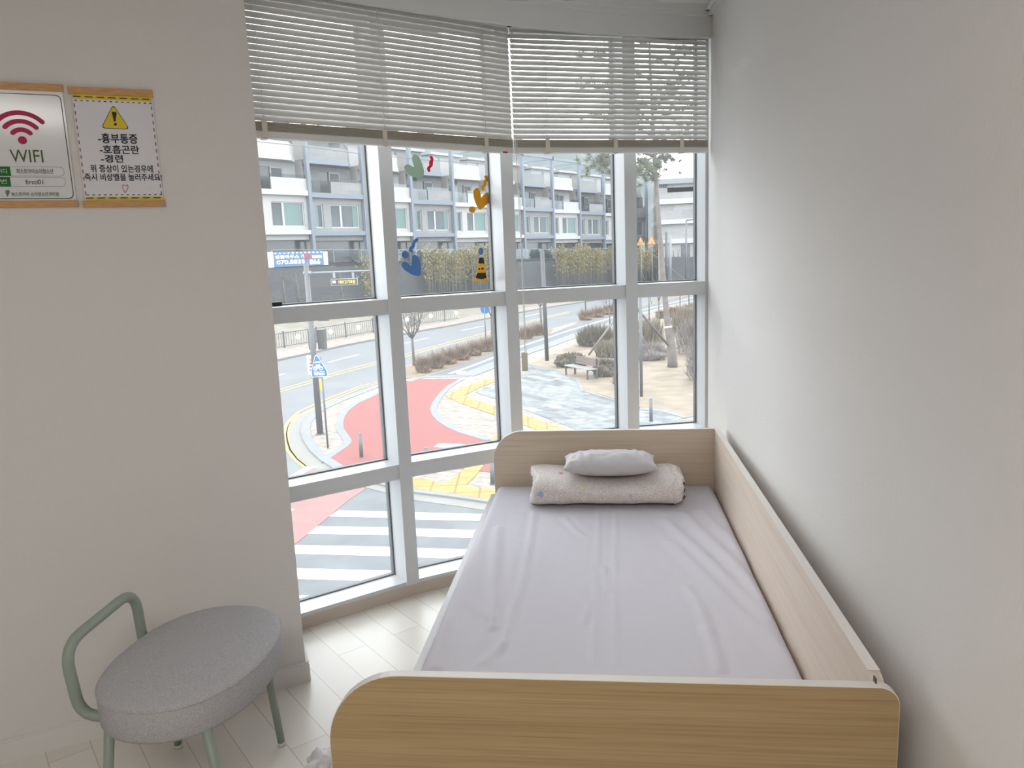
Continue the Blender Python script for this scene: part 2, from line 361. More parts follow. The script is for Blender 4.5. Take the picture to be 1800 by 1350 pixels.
# left wall: plane through its corner WC, running to the lower left
WC = Vector((-1.126, 2.546)); WD = (Vector((-1.952, 2.025)) - WC).normalized()     # away from the corner
WN = Vector((-WD.y, WD.x)); WN = WN if WN.dot(-WC) > 0 else -WN                      # into the room
M1 = Vector((-0.892, 3.267)); M2 = Vector((-0.415, 3.578)); M3 = Vector((0.148, 3.805)); M4 = Vector((0.523, 3.90))
DA = Vector((cos(radians(40.8)), sin(radians(40.8)))); M0 = M1 - DA * 0.66
REAR = -2.2
LW_END = WC + WD * 3.2
RW = lambda y: 0.525 + (3.9 - y) * 0.0225
f = MB(); f.prism([xy(p, 0) for p in ((-4.2, REAR - 0.1), (0.9, REAR - 0.1), (0.9, 4.0), (0.5, 4.02), (0.1, 3.93), (-0.45, 3.70), (-0.95, 3.38), (-1.6, 2.85), (-4.2, 1.2))], (0, 0, -0.12))
fo = f.build('floor', M['floor']); struct(fo, 'pale oak plank floor of the room', 'floor')
f = MB(); f.prism([xy(p, CEIL) for p in ((-4.2, REAR - 0.1), (0.9, REAR - 0.1), (0.9, 4.1), (0.5, 4.12), (0.1, 4.02), (-0.45, 3.80), (-0.95, 3.48), (-1.6, 2.95), (-4.2, 1.2))], (0, 0, 0.12))
struct(f.build('ceiling', M['ceiling']), 'white ceiling above the blinds', 'ceiling')
f = MB(); TH = 0.09
cap = Vector((-1.31, 2.905))
f.prism([xy(WC, 0), xy(LW_END, 0), xy(LW_END - WN * 0.42, 0), xy(M0 + Vector((-0.02, 0.06)), 0), xy(cap, 0)], (0, 0, CEIL))
struct(f.build('wall_left', M['wall']), 'off-white papered wall with the two posters', 'wall')
f = MB(); f.prism([Vector((RW(4.1), 4.1, 0)), Vector((RW(REAR), REAR, 0)), Vector((RW(REAR) + 0.1, REAR, 0)), Vector((RW(4.1) + 0.1, 4.1, 0))], (0, 0, CEIL))
struct(f.build('wall_right', M['wall']), 'off-white papered wall along the bed', 'wall')
f = MB(); f.box((-4.2, REAR - 0.1, 0), (0.9, REAR, CEIL)); struct(f.build('wall_rear', M['wall']), 'off-white wall behind the camera', 'wall')
f = MB(); f.prism([xy(LW_END, 0), Vector((LW_END.x, REAR, 0)), Vector((LW_END.x - 0.1, REAR, 0)), xy(LW_END - WN * 0.3 + Vector((-0.05, 0)), 0)], (0, 0, CEIL))
struct(f.build('wall_side', M['wall']), 'off-white wall at the far left outside the view', 'wall')
# baseboards
f = MB(); b0 = WC - WD * 0.0; e = LW_END
def wall_strip(mb, a, b, n, t, z0, z1):
    a = Vector(a); b = Vector(b); n = Vector(n) * t
    mb.prism([xy(a, z0), xy(b, z0), xy(b + n, z0), xy(a + n, z0)], (0, 0, z1 - z0))
wall_strip(f, WC - WD * 0.012, e, WN, 0.014, 0.0, 0.068)
wall_strip(f, WC - WD * 0.009, e, WN, 0.010, 0.068, 0.075)
cd = (cap - WC).normalized(); cn = Vector((cd.y, -cd.x))
wall_strip(f, WC, cap, cn, 0.012, 0.0, 0.075)
struct(f.build('baseboard_left', M['base']), 'white baseboard along the left wall', 'baseboard')
f = MB(); f.prism([Vector((RW(3.86), 3.86, 0)), Vector((RW(REAR), REAR, 0)), Vector((RW(REAR) - 0.012, REAR, 0)), Vector((RW(3.86) - 0.012, 3.86, 0))], (0, 0, 0.075))
struct(f.build('baseboard_right', M['white']), 'white baseboard behind the bed', 'baseboard')
# curtain box: curved face hanging from the ceiling, with crown mouldings
VP = [(-1.30, 2.44), (-1.10, 2.70), (-0.888, 2.913), (-0.66, 3.115), (-0.428, 3.297), (-0.22, 3.452), (-0.014, 3.577), (0.11, 3.635), (0.237, 3.69), (0.38, 3.745), (0.527, 3.797)]
VP = [Vector(p) for p in VP]
def ribbon(mb, pts, t0, t1, z0, z1):
    """band following pts, from offset t0 to t1 towards the room"""
    n = len(pts); nn = []
    for i in range(n):
        d = (pts[min(i + 1, n - 1)] - pts[max(i - 1, 0)]).normalized(); nn.append(Vector((d.y, -d.x)))
    rows = []
    for (t, z) in ((t0, z0), (t1, z0), (t1, z1), (t0, z1)): rows.append([xy(pts[i] + nn[i] * t, z) for i in range(n)])
    R = mb.grid(rows, closed_u=True)
    for j in (0, n - 1): mb.face([R[k][j] for k in range(4)])
f = MB(); ribbon(f, VP, -0.025, 0.0, 2.478, CEIL); struct(f.build('trim_1', M['white']), 'white curved curtain box above the blinds', 'curtain box')
f = MB(); ribbon(f, VP, 0.0, 0.018, 2.567, CEIL); ribbon(f, VP, 0.018, 0.034, 2.585, CEIL)
struct(f.build('trim_2', M['white']), 'thin white moulding where curtain box meets ceiling', 'moulding')
f = MB(); rw = [Vector((RW(y), y)) for y in (3.79, REAR)]; ribbon(f, rw, 0.0, 0.018, 2.567, CEIL); ribbon(f, rw, 0.018, 0.034, 2.585, CEIL)
struct(f.build('trim_3', M['white']), 'thin white moulding where right wall meets ceiling', 'moulding')

# ------------------------------------------------------------------ windows
DEP = 0.15; MW = 0.062; TOP = 2.60
Z_MID = (1.307, 1.372); Z_LOW = (0.566, 0.634); Z_SILL = (0.0, 0.062)
MU = [M0, M1, M2, M3, M4]
def frame_of(i):
    a, b = MU[i], MU[i + 1]; d = (b - a).normalized(); n = Vector((-d.y, d.x)); return a, b, d, n      # n: outwards
FAC = []
for i in range(4):
    a, b, d, n = frame_of(i); L = (b - a).length
    mtx = Matrix(((d.x, n.x, 0, a.x), (d.y, n.y, 0, a.y), (0, 0, 1, 0), (0, 0, 0, 1)))
    FAC.append((mtx, L))
    wname = ['leftmost bay beside the left wall', 'second bay with the coloured stickers', 'third bay behind the bed head', 'narrow bay beside the right wall'][i]
    w = thing('window_%d' % (i + 1), 'tall window, ' + wname, 'window', kind='structure', mtx=mtx)
    fr = MB()
    s0 = MW / 2; s1 = L - MW / 2 if i < 3 else L - 0.012
    # transoms
    for z0, z1 in (Z_MID, Z_LOW, (0.058, 0.075)):
        fr.box((s0 - 0.01, 0.001, z0), (s1 + 0.01, DEP - 0.005, z1), mtx)
    fr.box((s0 - 0.01, 0.001, 2.53), (s1 + 0.01, DEP - 0.005, TOP), mtx)
    # jamb at the right
    if i == 3: fr.box((L - 0.012, 0.0, 0.0), (L + 0.01, DEP - 0.003, TOP), mtx)
    fr.build('window_frame', M['alu'], w)
    mu = MB(); mu.box((L - MW / 2, -0.006, 0.058), (L + MW / 2, DEP - 0.003, TOP), mtx) if i < 3 else None
    if i < 3: mu.build('mullion', M['alu'], w)
    if i == 0:
        mu = MB(); mu.box((-MW / 2, -0.006, 0.058), (MW / 2, DEP - 0.003, TOP), mtx); mu.build('mullion', M['alu'], w)
    gk = MB(); bd = MB(); rows = ((0.075, Z_LOW[0]), (Z_LOW[1], Z_MID[0]), (Z_MID[1], 2.53))
    for z0, z1 in rows:
        t = 0.016
        y0, y1 = DEP - 0.035, DEP - 0.004
        for lo, hi in (((s1 - 0.006, y1 - 0.008, z0), (s1 + 0.001, y1, z1)), ((s0 - 0.001, y1 - 0.008, z0), (s0 + 0.006, y1, z1)), ((s0, y1 - 0.008, z1 - 0.006), (s1, y1, z1 + 0.001)), ((s0, y1 - 0.008, z0), (s1, y1, z0 + 0.004))): gk.box(lo, hi, mtx)
        for lo, hi in (((s1 - 0.007, y0, z0), (s1 + 0.001, y1 - 0.008, z1)), ((s0 - 0.001, y0, z0), (s0 + 0.007, y1 - 0.008, z1)), ((s0, y0, z1 - 0.007), (s1, y1 - 0.008, z1 + 0.001)), ((s0, y0, z0 - 0.001), (s1, y1 - 0.008, z0 + 0.006))): bd.box(lo, hi, mtx)
        p = MB(); p.box((s0 + 0.004, DEP - 0.02, z0 + 0.004), (s1 - 0.004, DEP - 0.014, z1 - 0.004), mtx); p.build('pane', M['glass'], w)
    gk.build('gasket', M['gasket'], w); bd.build('glazing_bead', M['bead'], w)
    # skirting under the frame
    sk = MB(); sk.box((s0 - 0.035, 0.004, 0.0), (s1 + 0.035, DEP + 0.02, 0.06), mtx); sk.build('skirting', M['skirt'], w)
    if i == 0:
        h = MB(); p = on_plane(487, 531, mtx @ Vector((0, 0.1, 0)), (n.x, n.y, 0)); q = mtx.inverted() @ p
        h.box((q.x - 0.10, 0.085, 1.372), (q.x + 0.018, 0.112, 1.390), mtx, 0.006); h.box((q.x - 0.08, 0.10, 1.372), (q.x - 0.05, 0.116, 1.41), mtx)
        h.build('window_handle', M['black'], w)
        ROOT_W0 = w
# outside skin above and below the windows
f = MB()
OUT = [p for p in (Vector((-2.4, 2.2)), M0, M1, M2, M3, M4, Vector((0.9, 3.96)))]
ribbon(f, OUT, -0.30, -0.005, -4.3, -0.001); ribbon(f, OUT, -0.30, -0.005, TOP - 0.002, 3.4)
struct(f.build('wall_outside', M['h_white']), 'outer wall of this building above and below the windows', 'wall')

# ------------------------------------------------------------------ window stickers
gm, gL = FAC[1]; gi = gm.inverted(); gn = Vector((gm[0][1], gm[1][1], 0))
GY = DEP - 0.0215
def on_glass(px, py): return gi @ on_plane(px, py, gm @ Vector((0, GY, 0)), gn)
def z3(x, y): return (690 + x / 9.31, 255 + y / 9.31)
def z4(x, y): return (690 + x / 9.23, 380 + y / 9.23)
def smooth_loop(pts, k=4):
    out = []; n = len(pts)
    for i in range(n):
        p0, p1, p2, p3 = pts[i - 1], pts[i], pts[(i + 1) % n], pts[(i + 2) % n]
        for j in range(k):
            t = j / k; a = [0.5 * ((2 * p1[c]) + (-p0[c] + p2[c]) * t + (2 * p0[c] - 5 * p1[c] + 4 * p2[c] - p3[c]) * t * t + (-p0[c] + 3 * p1[c] - 3 * p2[c] + p3[c]) * t ** 3) for c in (0, 1)]
            out.append(a)
    return out
def glass_poly(mb, pts):
    L = [on_glass(*p) for p in pts]; mb.prism([gm @ Vector((q.x, GY, q.z)) for q in L], gm.to_3x3() @ Vector((0, -0.001, 0)))
def blob(c, rx, ry): return [(c[0] + cos(a) * rx, c[1] + sin(a) * ry) for a in [2 * pi * k / 24 for k in range(24)]]
def squiggle(pts, r):
    L, R = [], []; n = len(pts); P = []
    for i in range(n - 1):
        for j in range(6):
            t = j / 6; p0 = pts[max(i - 1, 0)]; p1 = pts[i]; p2 = pts[i + 1]; p3 = pts[min(i + 2, n - 1)]
            P.append([0.5 * ((2 * p1[c]) + (-p0[c] + p2[c]) * t + (2 * p0[c] - 5 * p1[c] + 4 * p2[c] - p3[c]) * t * t + (-p0[c] + 3 * p1[c] - 3 * p2[c] + p3[c]) * t ** 3) for c in (0, 1)])
    P.append(list(pts[-1])); m = len(P)
    cap0, cap1 = [], []
    for i, p in enumerate(P):
        q, s = P[max(i - 1, 0)], P[min(i + 1, m - 1)]; dx, dy = s[0] - q[0], s[1] - q[1]; l = math.hypot(dx, dy) or 1
        L.append((p[0] - dy / l * r, p[1] + dx / l * r)); R.append((p[0] + dy / l * r, p[1] - dx / l * r))
        if i == 0: a0 = math.atan2(-dx, dy)
        if i == m - 1: a1 = math.atan2(dx, -dy)
    end = [(P[-1][0] + cos(a1 - pi * k / 6) * r, P[-1][1] + sin(a1 - pi * k / 6) * r) for k in range(1, 6)]
    start = [(P[0][0] + cos(a0 - pi * k / 6) * r, P[0][1] + sin(a0 - pi * k / 6) * r) for k in range(1, 6)]
    # left side, round end, right side back, round start
    def best(arc, a): return arc if math.hypot(arc[0][0] - a[0], arc[0][1] - a[1]) < math.hypot(arc[-1][0] - a[0], arc[-1][1] - a[1]) else arc[::-1]
    return L + best(end, L[-1]) + R[::-1] + best(start, R[0])
def sticker(name, shapes, label, group=None):
    mb = MB(); mats = []
    for m, pts in shapes:
        if m not in mats: mats.append(m)
        mb.mi = mats.index(m); glass_poly(mb, pts)
    zs = [on_glass(*p) for _, pts in shapes for p in pts]
    o = gm @ Vector((sum(q.x for q in zs) / len(zs), GY, min(q.z for q in zs)))
    return tag(mb.build(name, [M[k] for k in mats], origin=o), label, 'sticker', 'stickers on the window pane')
Z = lambda pts, g: [g(*p) for p in pts]
sticker('heart_sticker', [('st_green', Z(smooth_loop([(190, 365), (215, 325), (270, 322), (320, 350), (352, 360), (338, 310), (318, 240), (328, 175), (365, 152), (410, 168), (450, 225), (480, 295), (505, 385), (515, 460), (500, 515), (470, 532), (400, 538), (300, 508), (240, 460), (205, 412)]), z3))], 'sage green heart sticker at the top of the pane')
sticker('squiggle_sticker', [('st_red', Z(squiggle([(630, 198), (646, 240), (618, 285), (634, 330), (590, 375), (596, 418)], 23), z3))], 'short red wavy sticker right of the green heart')
sticker('heart_sticker', [('st_yellow', Z(smooth_loop([(1320, 800), (1340, 728), (1382, 700), (1420, 730), (1440, 800), (1450, 862), (1482, 822), (1530, 782), (1580, 790), (1608, 850), (1590, 920), (1530, 985), (1450, 1048), (1412, 1045), (1355, 940)]), z3))], 'mustard yellow heart sticker near the right edge of the pane')
sticker('squiggle_sticker', [('st_yellow', Z(squiggle([(1525, 520), (1545, 560), (1510, 600), (1515, 645), (1475, 680), (1480, 718)], 24), z3))], 'mustard yellow wavy sticker above the yellow heart')
sticker('dot_sticker', [('st_yellow', Z(blob((1303, 1055), 54, 52), z3))], 'mustard yellow dot sticker below left of the yellow heart')
sticker('heart_sticker', [('st_blue', Z(smooth_loop([(145, 790), (170, 748), (220, 747), (270, 780), (305, 805), (308, 720), (320, 650), (352, 625), (400, 650), (440, 720), (460, 820), (457, 930), (440, 965), (380, 968), (300, 940), (220, 890), (165, 840)]), z4))], 'blue heart sticker at the lower left of the pane')
sticker('squiggle_sticker', [('st_blue', Z(squiggle([(392, 383), (345, 430), (335, 485), (298, 520), (303, 562)], 27), z4))], 'blue wavy sticker above the blue heart')
sticker('dot_sticker', [('st_blue', Z(blob((205, 625), 57, 62), z4))], 'blue dot sticker left of the blue wavy sticker')
sticker('dot_sticker', [('st_blue', Z(blob((1434, 570), 42, 58), z4))], 'blue oval sticker on the tip of the cone sticker')
co = thing('cone_sticker', 'black and yellow traffic cone sticker with eyes', 'sticker', gm @ Vector((on_glass(*z4(1437, 1045)).x, GY, on_glass(*z4(1437, 1045)).z)), group='stickers on the window pane')
def cone_part(name, m, polys):
    mb = MB()
    for pts in polys: glass_poly(mb, Z(pts, z4))
    return mb.build(name, M[m], co)
cone_part('cone_tip', 'black', [[(1405, 670), (1475, 670), (1487, 768), (1390, 768)]])
cone_part('cone_middle', 'st_gold', [[(1390, 768), (1487, 768), (1510, 918), (1372, 918)]])
cone_part('cone_band', 'black', [[(1372, 918), (1510, 918), (1526, 1000), (1480, 1016), (1440, 1020), (1390, 1014), (1345, 1002)]])
cone_part('cone_base', 'st_gold', [[(1345, 1002), (1390, 1014), (1440, 1020), (1480, 1016), (1526, 1000), (1535, 1003), (1557, 1050), (1318, 1050), (1338, 1003)]])
GY -= 0.0012
cone_part('eye', 'black', [[(1392, 838), (1420, 838), (1420, 870), (1392, 870)]]); cone_part('eye', 'black', [[(1443, 832), (1475, 832), (1475, 866), (1443, 866)]])
cone_part('eye_highlight', 'white_print', [[(1398, 826), (1424, 826), (1424, 836), (1398, 836)]]); cone_part('eye_highlight', 'white_print', [[(1450, 820), (1476, 820), (1476, 830), (1450, 830)]])
GY += 0.0012

# ------------------------------------------------------------------ blinds
def blind(label, a, b, zb0, zb1, tilt, n_slat, cords, stacklab, ztop=2.53):
    """a, b: plan ends of the blind (left, right); zb: underside of its bottom rail at each end"""
    a = Vector(a); b = Vector(b); d = (b - a).normalized(); n = Vector((-d.y, d.x)); L = (b - a).length
    mtx = Matrix(((d.x, n.x, 0, a.x), (d.y, n.y, 0, a.y), (0, 0, 1, 0), (0, 0, 0, 1)))
    root = thing('venetian_blind', label, 'blind', mtx=mtx, group='venetian blinds')
    def sheared(mb):
        for v in mb.bm.verts:
            q = mtx.inverted() @ v.co; k = max(0, (ztop - q.z) / (ztop - zb0)); v.co.z += k * (zb1 - zb0) * q.x / L
        return mb
    br = MB(); br.box((0, -0.014, zb0), (L, 0.014, zb0 + 0.026), mtx, 0.005); sheared(br).build('bottom_rail', M['slat'], root)
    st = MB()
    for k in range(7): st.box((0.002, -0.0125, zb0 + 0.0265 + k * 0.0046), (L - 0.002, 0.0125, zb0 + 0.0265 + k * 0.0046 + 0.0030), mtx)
    so = sheared(st).build('slat_stack', M['slat_stack'], root); so['label'] = 'bundle of lifted slats, coloured as in shade'
    z0 = zb0 + 0.0265 + 7 * 0.0046 + 0.012; W = 0.0125
    pitch = (ztop - z0) / n_slat
    for k in range(n_slat):
        zc = z0 + k * pitch; s = MB(); s.smooth = True; rows = []
        for end in (0.0, L):
            row = []
            for j in range(5):
                t = -1 + j / 2; u = t * W; c = 0.0022 * (1 - t * t)
                row.append(mtx @ Vector((end, u * cos(tilt) - c * sin(tilt), zc + u * sin(tilt) + c * cos(tilt))))
            rows.append(row)
        s.grid(rows)
        o = sheared(s).build('slat', M['slat'], root, fix=False)
    hr = MB(); hr.box((0, -0.02, ztop), (L, 0.02, ztop + 0.03), mtx); hr.build('head_rail', M['slat'], root)
    for c in cords:
        m = MB(); x = c
        for yy in (-0.0135, 0.0135): m.tube([mtx @ Vector((x, yy, zb0 + 0.02)), mtx @ Vector((x, yy, ztop))], 0.0011, 6)
        for k in range(n_slat):
            zc = z0 + k * pitch; m.tube([mtx @ Vector((x, -0.0135, zc - 0.010)), mtx @ Vector((x, 0.0135, zc + 0.004))], 0.0010, 5)
        sheared(m).build('ladder_cord', M['cord'], root)
        q = MB(); q.box((x - 0.010, -0.0155, zb0 + 0.008), (x + 0.010, -0.0138, zb0 + 0.060), mtx); q.box((x - 0.010, -0.0155, zb0 - 0.003), (x + 0.010, 0.0155, zb0 - 0.0005), mtx)
        sheared(q).build('cord_clip', M['clip'], root)
    return root, mtx, L
# end points of the two blinds
B1a, B1b = (-1.215, 2.700), (-0.372, 3.462)
B2a, B2b = (-0.366, 3.468), (0.512, 3.842)
def cord_pos(px, py, a, b):
    a = Vector(a); b = Vector(b); d = (b - a).normalized(); n = Vector((-d.y, d.x)); p = on_plane(px, py, (a.x, a.y, 0), (n.x, n.y, 0)); return (Vector((p.x, p.y)) - a).dot(d)
b1, m1, l1 = blind('cream venetian blind on the left, wider and more closed', B1a, B1b, 1.986, 1.974, radians(68), 22, [cord_pos(462, 215, B1a, B1b), cord_pos(674, 240, B1a, B1b), cord_pos(852, 255, B1a, B1b)], '')
b2, m2, l2 = blind('cream venetian blind on the right with the pull cord, pine showing through', B2a, B2b, 1.976, 1.976, radians(59), 22, [cord_pos(961, 255, B2a, B2b), cord_pos(1080, 258, B2a, B2b), cord_pos(1196, 258, B2a, B2b)], '')
# pull cord with its tassel
pc = MB(); x0 = 0.004
top = m2 @ Vector((x0, -0.02, 2.53)); bot = at_y(923, 620, 3.40)
pc.tube([top, m2 @ Vector((x0, -0.022, 1.98)), bot.lerp(m2 @ Vector((x0, -0.022, 1.98)), 0.5) + Vector((0.004, 0, 0)), bot], 0.0016, 6)
pc.tube([top + Vector((0.006, 0, 0)), m2 @ Vector((x0 + 0.008, -0.022, 1.98)), bot + Vector((0.006, 0, 0))], 0.0012, 6)
pc.build('pull_cord', M['cord'], b2)
ts = MB(); tb = at_y(923, 652, 3.40)
ts.box((tb.x - 0.014, tb.y - 0.008, tb.z), (tb.x + 0.014, tb.y + 0.008, bot.z + 0.002), None, 0.004); ts.build('cord_tassel', M['clip'], b2)
# dark bracket between the blinds
bk = MB(); p = m1 @ Vector((l1, -0.01, 2.50)); bk.box((p.x - 0.006, p.y - 0.006, p.z - 0.006), (p.x + 0.012, p.y + 0.006, p.z + 0.012)); bk.build('bracket', M['dpole'], b1)
lb = MB(); lb.box((l1 - 0.06, -0.0148, 1.975), (l1 - 0.035, -0.0140, 1.981), m1); o = lb.build('maker_label', M['st_red'], b1); o['label'] = 'small red label'

# ------------------------------------------------------------------ bed
bed = thing('bed', 'single bed of pale oak boards against the right wall', 'bed', (0, 2.35, 0))
X0, X1 = -0.512, 0.505; HB = 0.752
def board_outline(x0, x1, z0, z1, rl, rr, n=12):
    pts = [(x0, z0), (x1, z0)]
    pts += [(x1 - rr + cos(a) * rr, z1 - rr + sin(a) * rr) for a in [pi / 2 * k / n for k in range(n + 1)]]
    pts += [(x0 + rl + cos(a) * rl, z1 - rl + sin(a) * rl) for a in [pi / 2 + pi / 2 * k / n for k in range(n + 1)]]
    return pts
def end_board(name, x0, x1, y0, y1, rl, rr, faceM, edgeM):
    o = board_outline(x0, x1, 0.03, HB, rl, rr)
    mb = MB(); mb.prism([Vector((x, y0, z)) for x, z in o], (0, y1 - y0, 0)); bo = mb.build(name, [faceM], bed)
    e = MB(); pr = o[1:] + [o[0]]; t = 0.0012
    n = len(pr); rows = []
    for i, (x, z) in enumerate(pr):
        cx, cz = (x0 + x1) / 2, 0.3
        a = Vector((x - cx, z - cz)); a = Vector((math.copysign(t, a.x), t)) if z > HB - max(rl, rr) else Vector((math.copysign(t, a.x), 0))
        rows.append([Vector((x, y0 + 0.0005, z)), Vector((x + a.x, y0 + 0.001, z + a.y)), Vector((x + a.x, y1 - 0.001, z + a.y)), Vector((x, y1 - 0.0005, z))])
    e.grid(rows); eo = e.build('edge_band', edgeM, bo); eo['label'] = 'pale edge band'
    return bo
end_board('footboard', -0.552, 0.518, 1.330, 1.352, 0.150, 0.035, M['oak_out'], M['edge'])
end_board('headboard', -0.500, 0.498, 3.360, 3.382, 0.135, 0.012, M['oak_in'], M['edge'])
sd = MB(); so_ = [(1.354, 0.10), (3.359, 0.10), (3.359, HB), (1.395, HB), (1.375, HB - 0.006), (1.360, HB - 0.018), (1.354, HB - 0.036)]
sd.prism([Vector((0.482, y, z)) for y, z in so_], (0.022, 0, 0)); so2 = sd.build('side_panel', M['oak_side'], bed)
se = MB(); se.box((0.482, 1.39, HB), (0.504, 3.359, HB + 0.0012)); o = se.build('edge_band', M['edge'], so2); o['label'] = 'pale edge band'
sr = MB(); sr.box((-0.520, 1.354, 0.18), (-0.496, 3.359, 0.462), None, 0.004); sr.build('side_rail', M['rail'], bed)
sl = MB(); sl.box((-0.495, 1.354, 0.26), (0.481, 3.359, 0.285)); sl.build('bed_base', M['oak_side'], bed)
for lx in (-0.47, 0.45):
    for ly in (1.45, 2.35, 3.25):
        q = MB(); q.box((lx - 0.025, ly - 0.025, 0), (lx + 0.025, ly + 0.025, 0.26)); q.build('leg', M['oak_side'], bed)
bl = MB(); p = at_x(1539, 1194, 0.4815); bl.box((0.4795, p.y - 0.006, p.z - 0.010), (0.4818, p.y + 0.006, p.z + 0.004)); bl.build('bolt_cap', M['pole'], bed)
# mattress in its fitted sheet
def c5(x, y, z=0.505):
    p = at_z(680 + x / 2.308, 850 + y / 2.308, z); return Vector((p.x, p.y))
FOLDS = []
for pts, amp, w in (([(1130, 150), (1330, 330), (1560, 560)], 4.5, 0.016), ([(1200, 120), (1420, 330), (1650, 620)], 4.5, 0.017), ([(1270, 110), (1400, 230), (1520, 350)], 3.5, 0.015), ([(1160, 240), (1400, 480), (1690, 740)], 2.5, 0.02),
                    ([(450, 180), (430, 400), (430, 580)], 3.6, 0.014), ([(600, 110), (545, 420), (430, 740)], 2.2, 0.010), ([(860, 110), (850, 400), (838, 745)], 1.6, 0.008), ([(930, 120), (920, 420), (930, 745)], 1.6, 0.008),
                    ([(1300, 590), (1325, 660), (1350, 750)], 3.0, 0.012), ([(195, 620), (180, 680), (170, 745)], 5.0, 0.016), ([(240, 540), (225, 640), (212, 745)], 5.0, 0.014), ([(1220, 420), (1270, 500), (1310, 600)], 2.4, 0.012),
                    ([(720, 140), (760, 185), (800, 215)], 2.0, 0.010), ([(310, 460), (360, 510), (430, 550)], 2.2, 0.010), ([(820, 480), (810, 530), (800, 560)], 2.2, 0.010), ([(880, 340), (890, 400), (900, 430)], 2.4, 0.010), ([(480, 640), (430, 690), (380, 730)], 2.4, 0.012)):
    P = [c5(*q) for q in pts]
    FOLDS.append((P, amp * 0.00125, w * 1.15))
def seg_d(p, a, b):
    ab = b - a; t = max(0, min(1, (p - a).dot(ab) / ab.dot(ab))); return (p - a - ab * t).length, t
def fold_h(x, y):
    p = Vector((x, y)); h = 0
    for P, amp, w in FOLDS:
        best = 9
        for a, b in zip(P, P[1:]):
            dd, t = seg_d(p, a, b)
            if dd < best: best = dd
        if best < 4 * w: h += amp * (math.exp(-(best / w) ** 2) - 0.45 * math.exp(-((best - 2.0 * w) / w) ** 2))
    return h
mt = MB(); mt.smooth = True
mx0, mx1, my0, my1, mz0, mz1, er = -0.492, 0.478, 1.356, 3.356, 0.287, 0.505, 0.035
NX, NY = 110, 170; rows = []
def prof(t, lo, hi):
    return lo + (hi - lo) * t
ring = []
for j in range(NY + 1):
    y = my0 + (my1 - my0) * j / NY; row = []
    for i in range(NX + 1):
        u = i / NX
        x = mx0 + (mx1 - mx0) * u
        ex = min(x - mx0, mx1 - x); ey = min(y - my0, my1 - y)
        dz = 0
        for e_, r in ((ex, er), (ey, er)):
            if e_ < r: dz += r - math.sqrt(max(0, r * r - (r - e_) ** 2))
        z = mz1 - min(dz, er * 1.2) + fold_h(x, y) * min(1, ex / 0.02, ey / 0.02 + 0.2) + 0.0015 * noise.noise(Vector((x * 6, y * 6, 1))) + 0.0007 * noise.noise(Vector((x * 30, y * 18, 3)))
        row.append(Vector((x, y, z)))
    rows.append(row)
R = mt.grid(rows)
# sides
edge = [R[0][i] for i in range(NX + 1)] + [R[j][NX] for j in range(1, NY + 1)] + [R[NY][i] for i in range(NX - 1, -1, -1)] + [R[j][0] for j in range(NY - 1, 0, -1)]
low = [mt.bm.verts.new((v.co.x, v.co.y, mz0)) for v in edge]
for i in range(len(edge)): mt.face([edge[i], edge[(i + 1) % len(edge)], low[(i + 1) % len(edge)], low[i]])
mt.face(low)
tag(mt.build('mattress', M['sheet'], origin=(0, 2.35, mz0)), 'mattress in a lavender-grey fitted sheet on the oak bed', 'mattress')

# folded duvet
m, nt, b_ = nodes('floral_quilt'); M['quilt'] = m
v_ = coords(nt)
vo = nt.nodes.new('ShaderNodeTexVoronoi'); vo.inputs['Scale'].default_value = 210; nt.links.new(v_, vo.inputs['Vector'])
r1 = nt.nodes.new('ShaderNodeValToRGB'); r1.color_ramp.elements[0].position = 0.25; r1.color_ramp.elements[0].color = (0.90, 0.87, 0.84, 1); r1.color_ramp.elements[1].position = 0.60; r1.color_ramp.elements[1].color = (0.70, 0.62, 0.59, 1)
nt.links.new(vo.outputs['Distance'], r1.inputs['Fac'])
def motif(scale, col, thr, seed, prev):
    mp = nt.nodes.new('ShaderNodeMapping'); mp.inputs['Location'].default_value = seed; nt.links.new(v_, mp.inputs['Vector'])
    q = nt.nodes.new('ShaderNodeTexVoronoi'); q.inputs['Scale'].default_value = scale; nt.links.new(mp.outputs['Vector'], q.inputs['Vector'])
    n = nt.nodes.new('ShaderNodeTexNoise'); n.inputs['Scale'].default_value = 60; nt.links.new(mp.outputs['Vector'], n.inputs['Vector'])
    ad = nt.nodes.new('ShaderNodeMath'); ad.operation = 'MULTIPLY_ADD'; ad.inputs[1].default_value = 0.35; nt.links.new(n.outputs['Fac'], ad.inputs[0]); nt.links.new(q.outputs['Distance'], ad.inputs[2])
    rr = nt.nodes.new('ShaderNodeValToRGB'); rr.color_ramp.elements[0].position = thr; rr.color_ramp.elements[0].color = (1, 1, 1, 1); rr.color_ramp.elements[1].position = thr + 0.04; rr.color_ramp.elements[1].color = (0, 0, 0, 1)
    nt.links.new(ad.outputs['Value'], rr.inputs['Fac'])
    mx = nt.nodes.new('ShaderNodeMixRGB'); mx.inputs['Color2'].default_value = rgb(col); nt.links.new(rr.outputs['Color'], mx.inputs['Fac']); nt.links.new(prev, mx.inputs['Color1']); return mx.outputs['Color']
c_ = motif(9, (0.70, 0.28, 0.33), 0.27, (0.3, 0.1, 0.2), r1.outputs['Color'])
c_ = motif(8, (0.42, 0.50, 0.68), 0.26, (2.3, 1.1, 0.7), c_)
c_ = motif(9, (0.76, 0.66, 0.36), 0.25, (5.3, 3.1, 1.7), c_)
nt.links.new(c_, b_.inputs['Base Color']); b_.inputs['Roughness'].default_value = 0.9; b_.inputs['Specular IOR Level'].default_value = 0.15
def pw(c, e): return math.copysign(abs(c) ** e, c)
qx, qy, qz = 0.005, 3.182, 0.563; ax_, ay_, az_ = 0.312, 0.172, 0.060
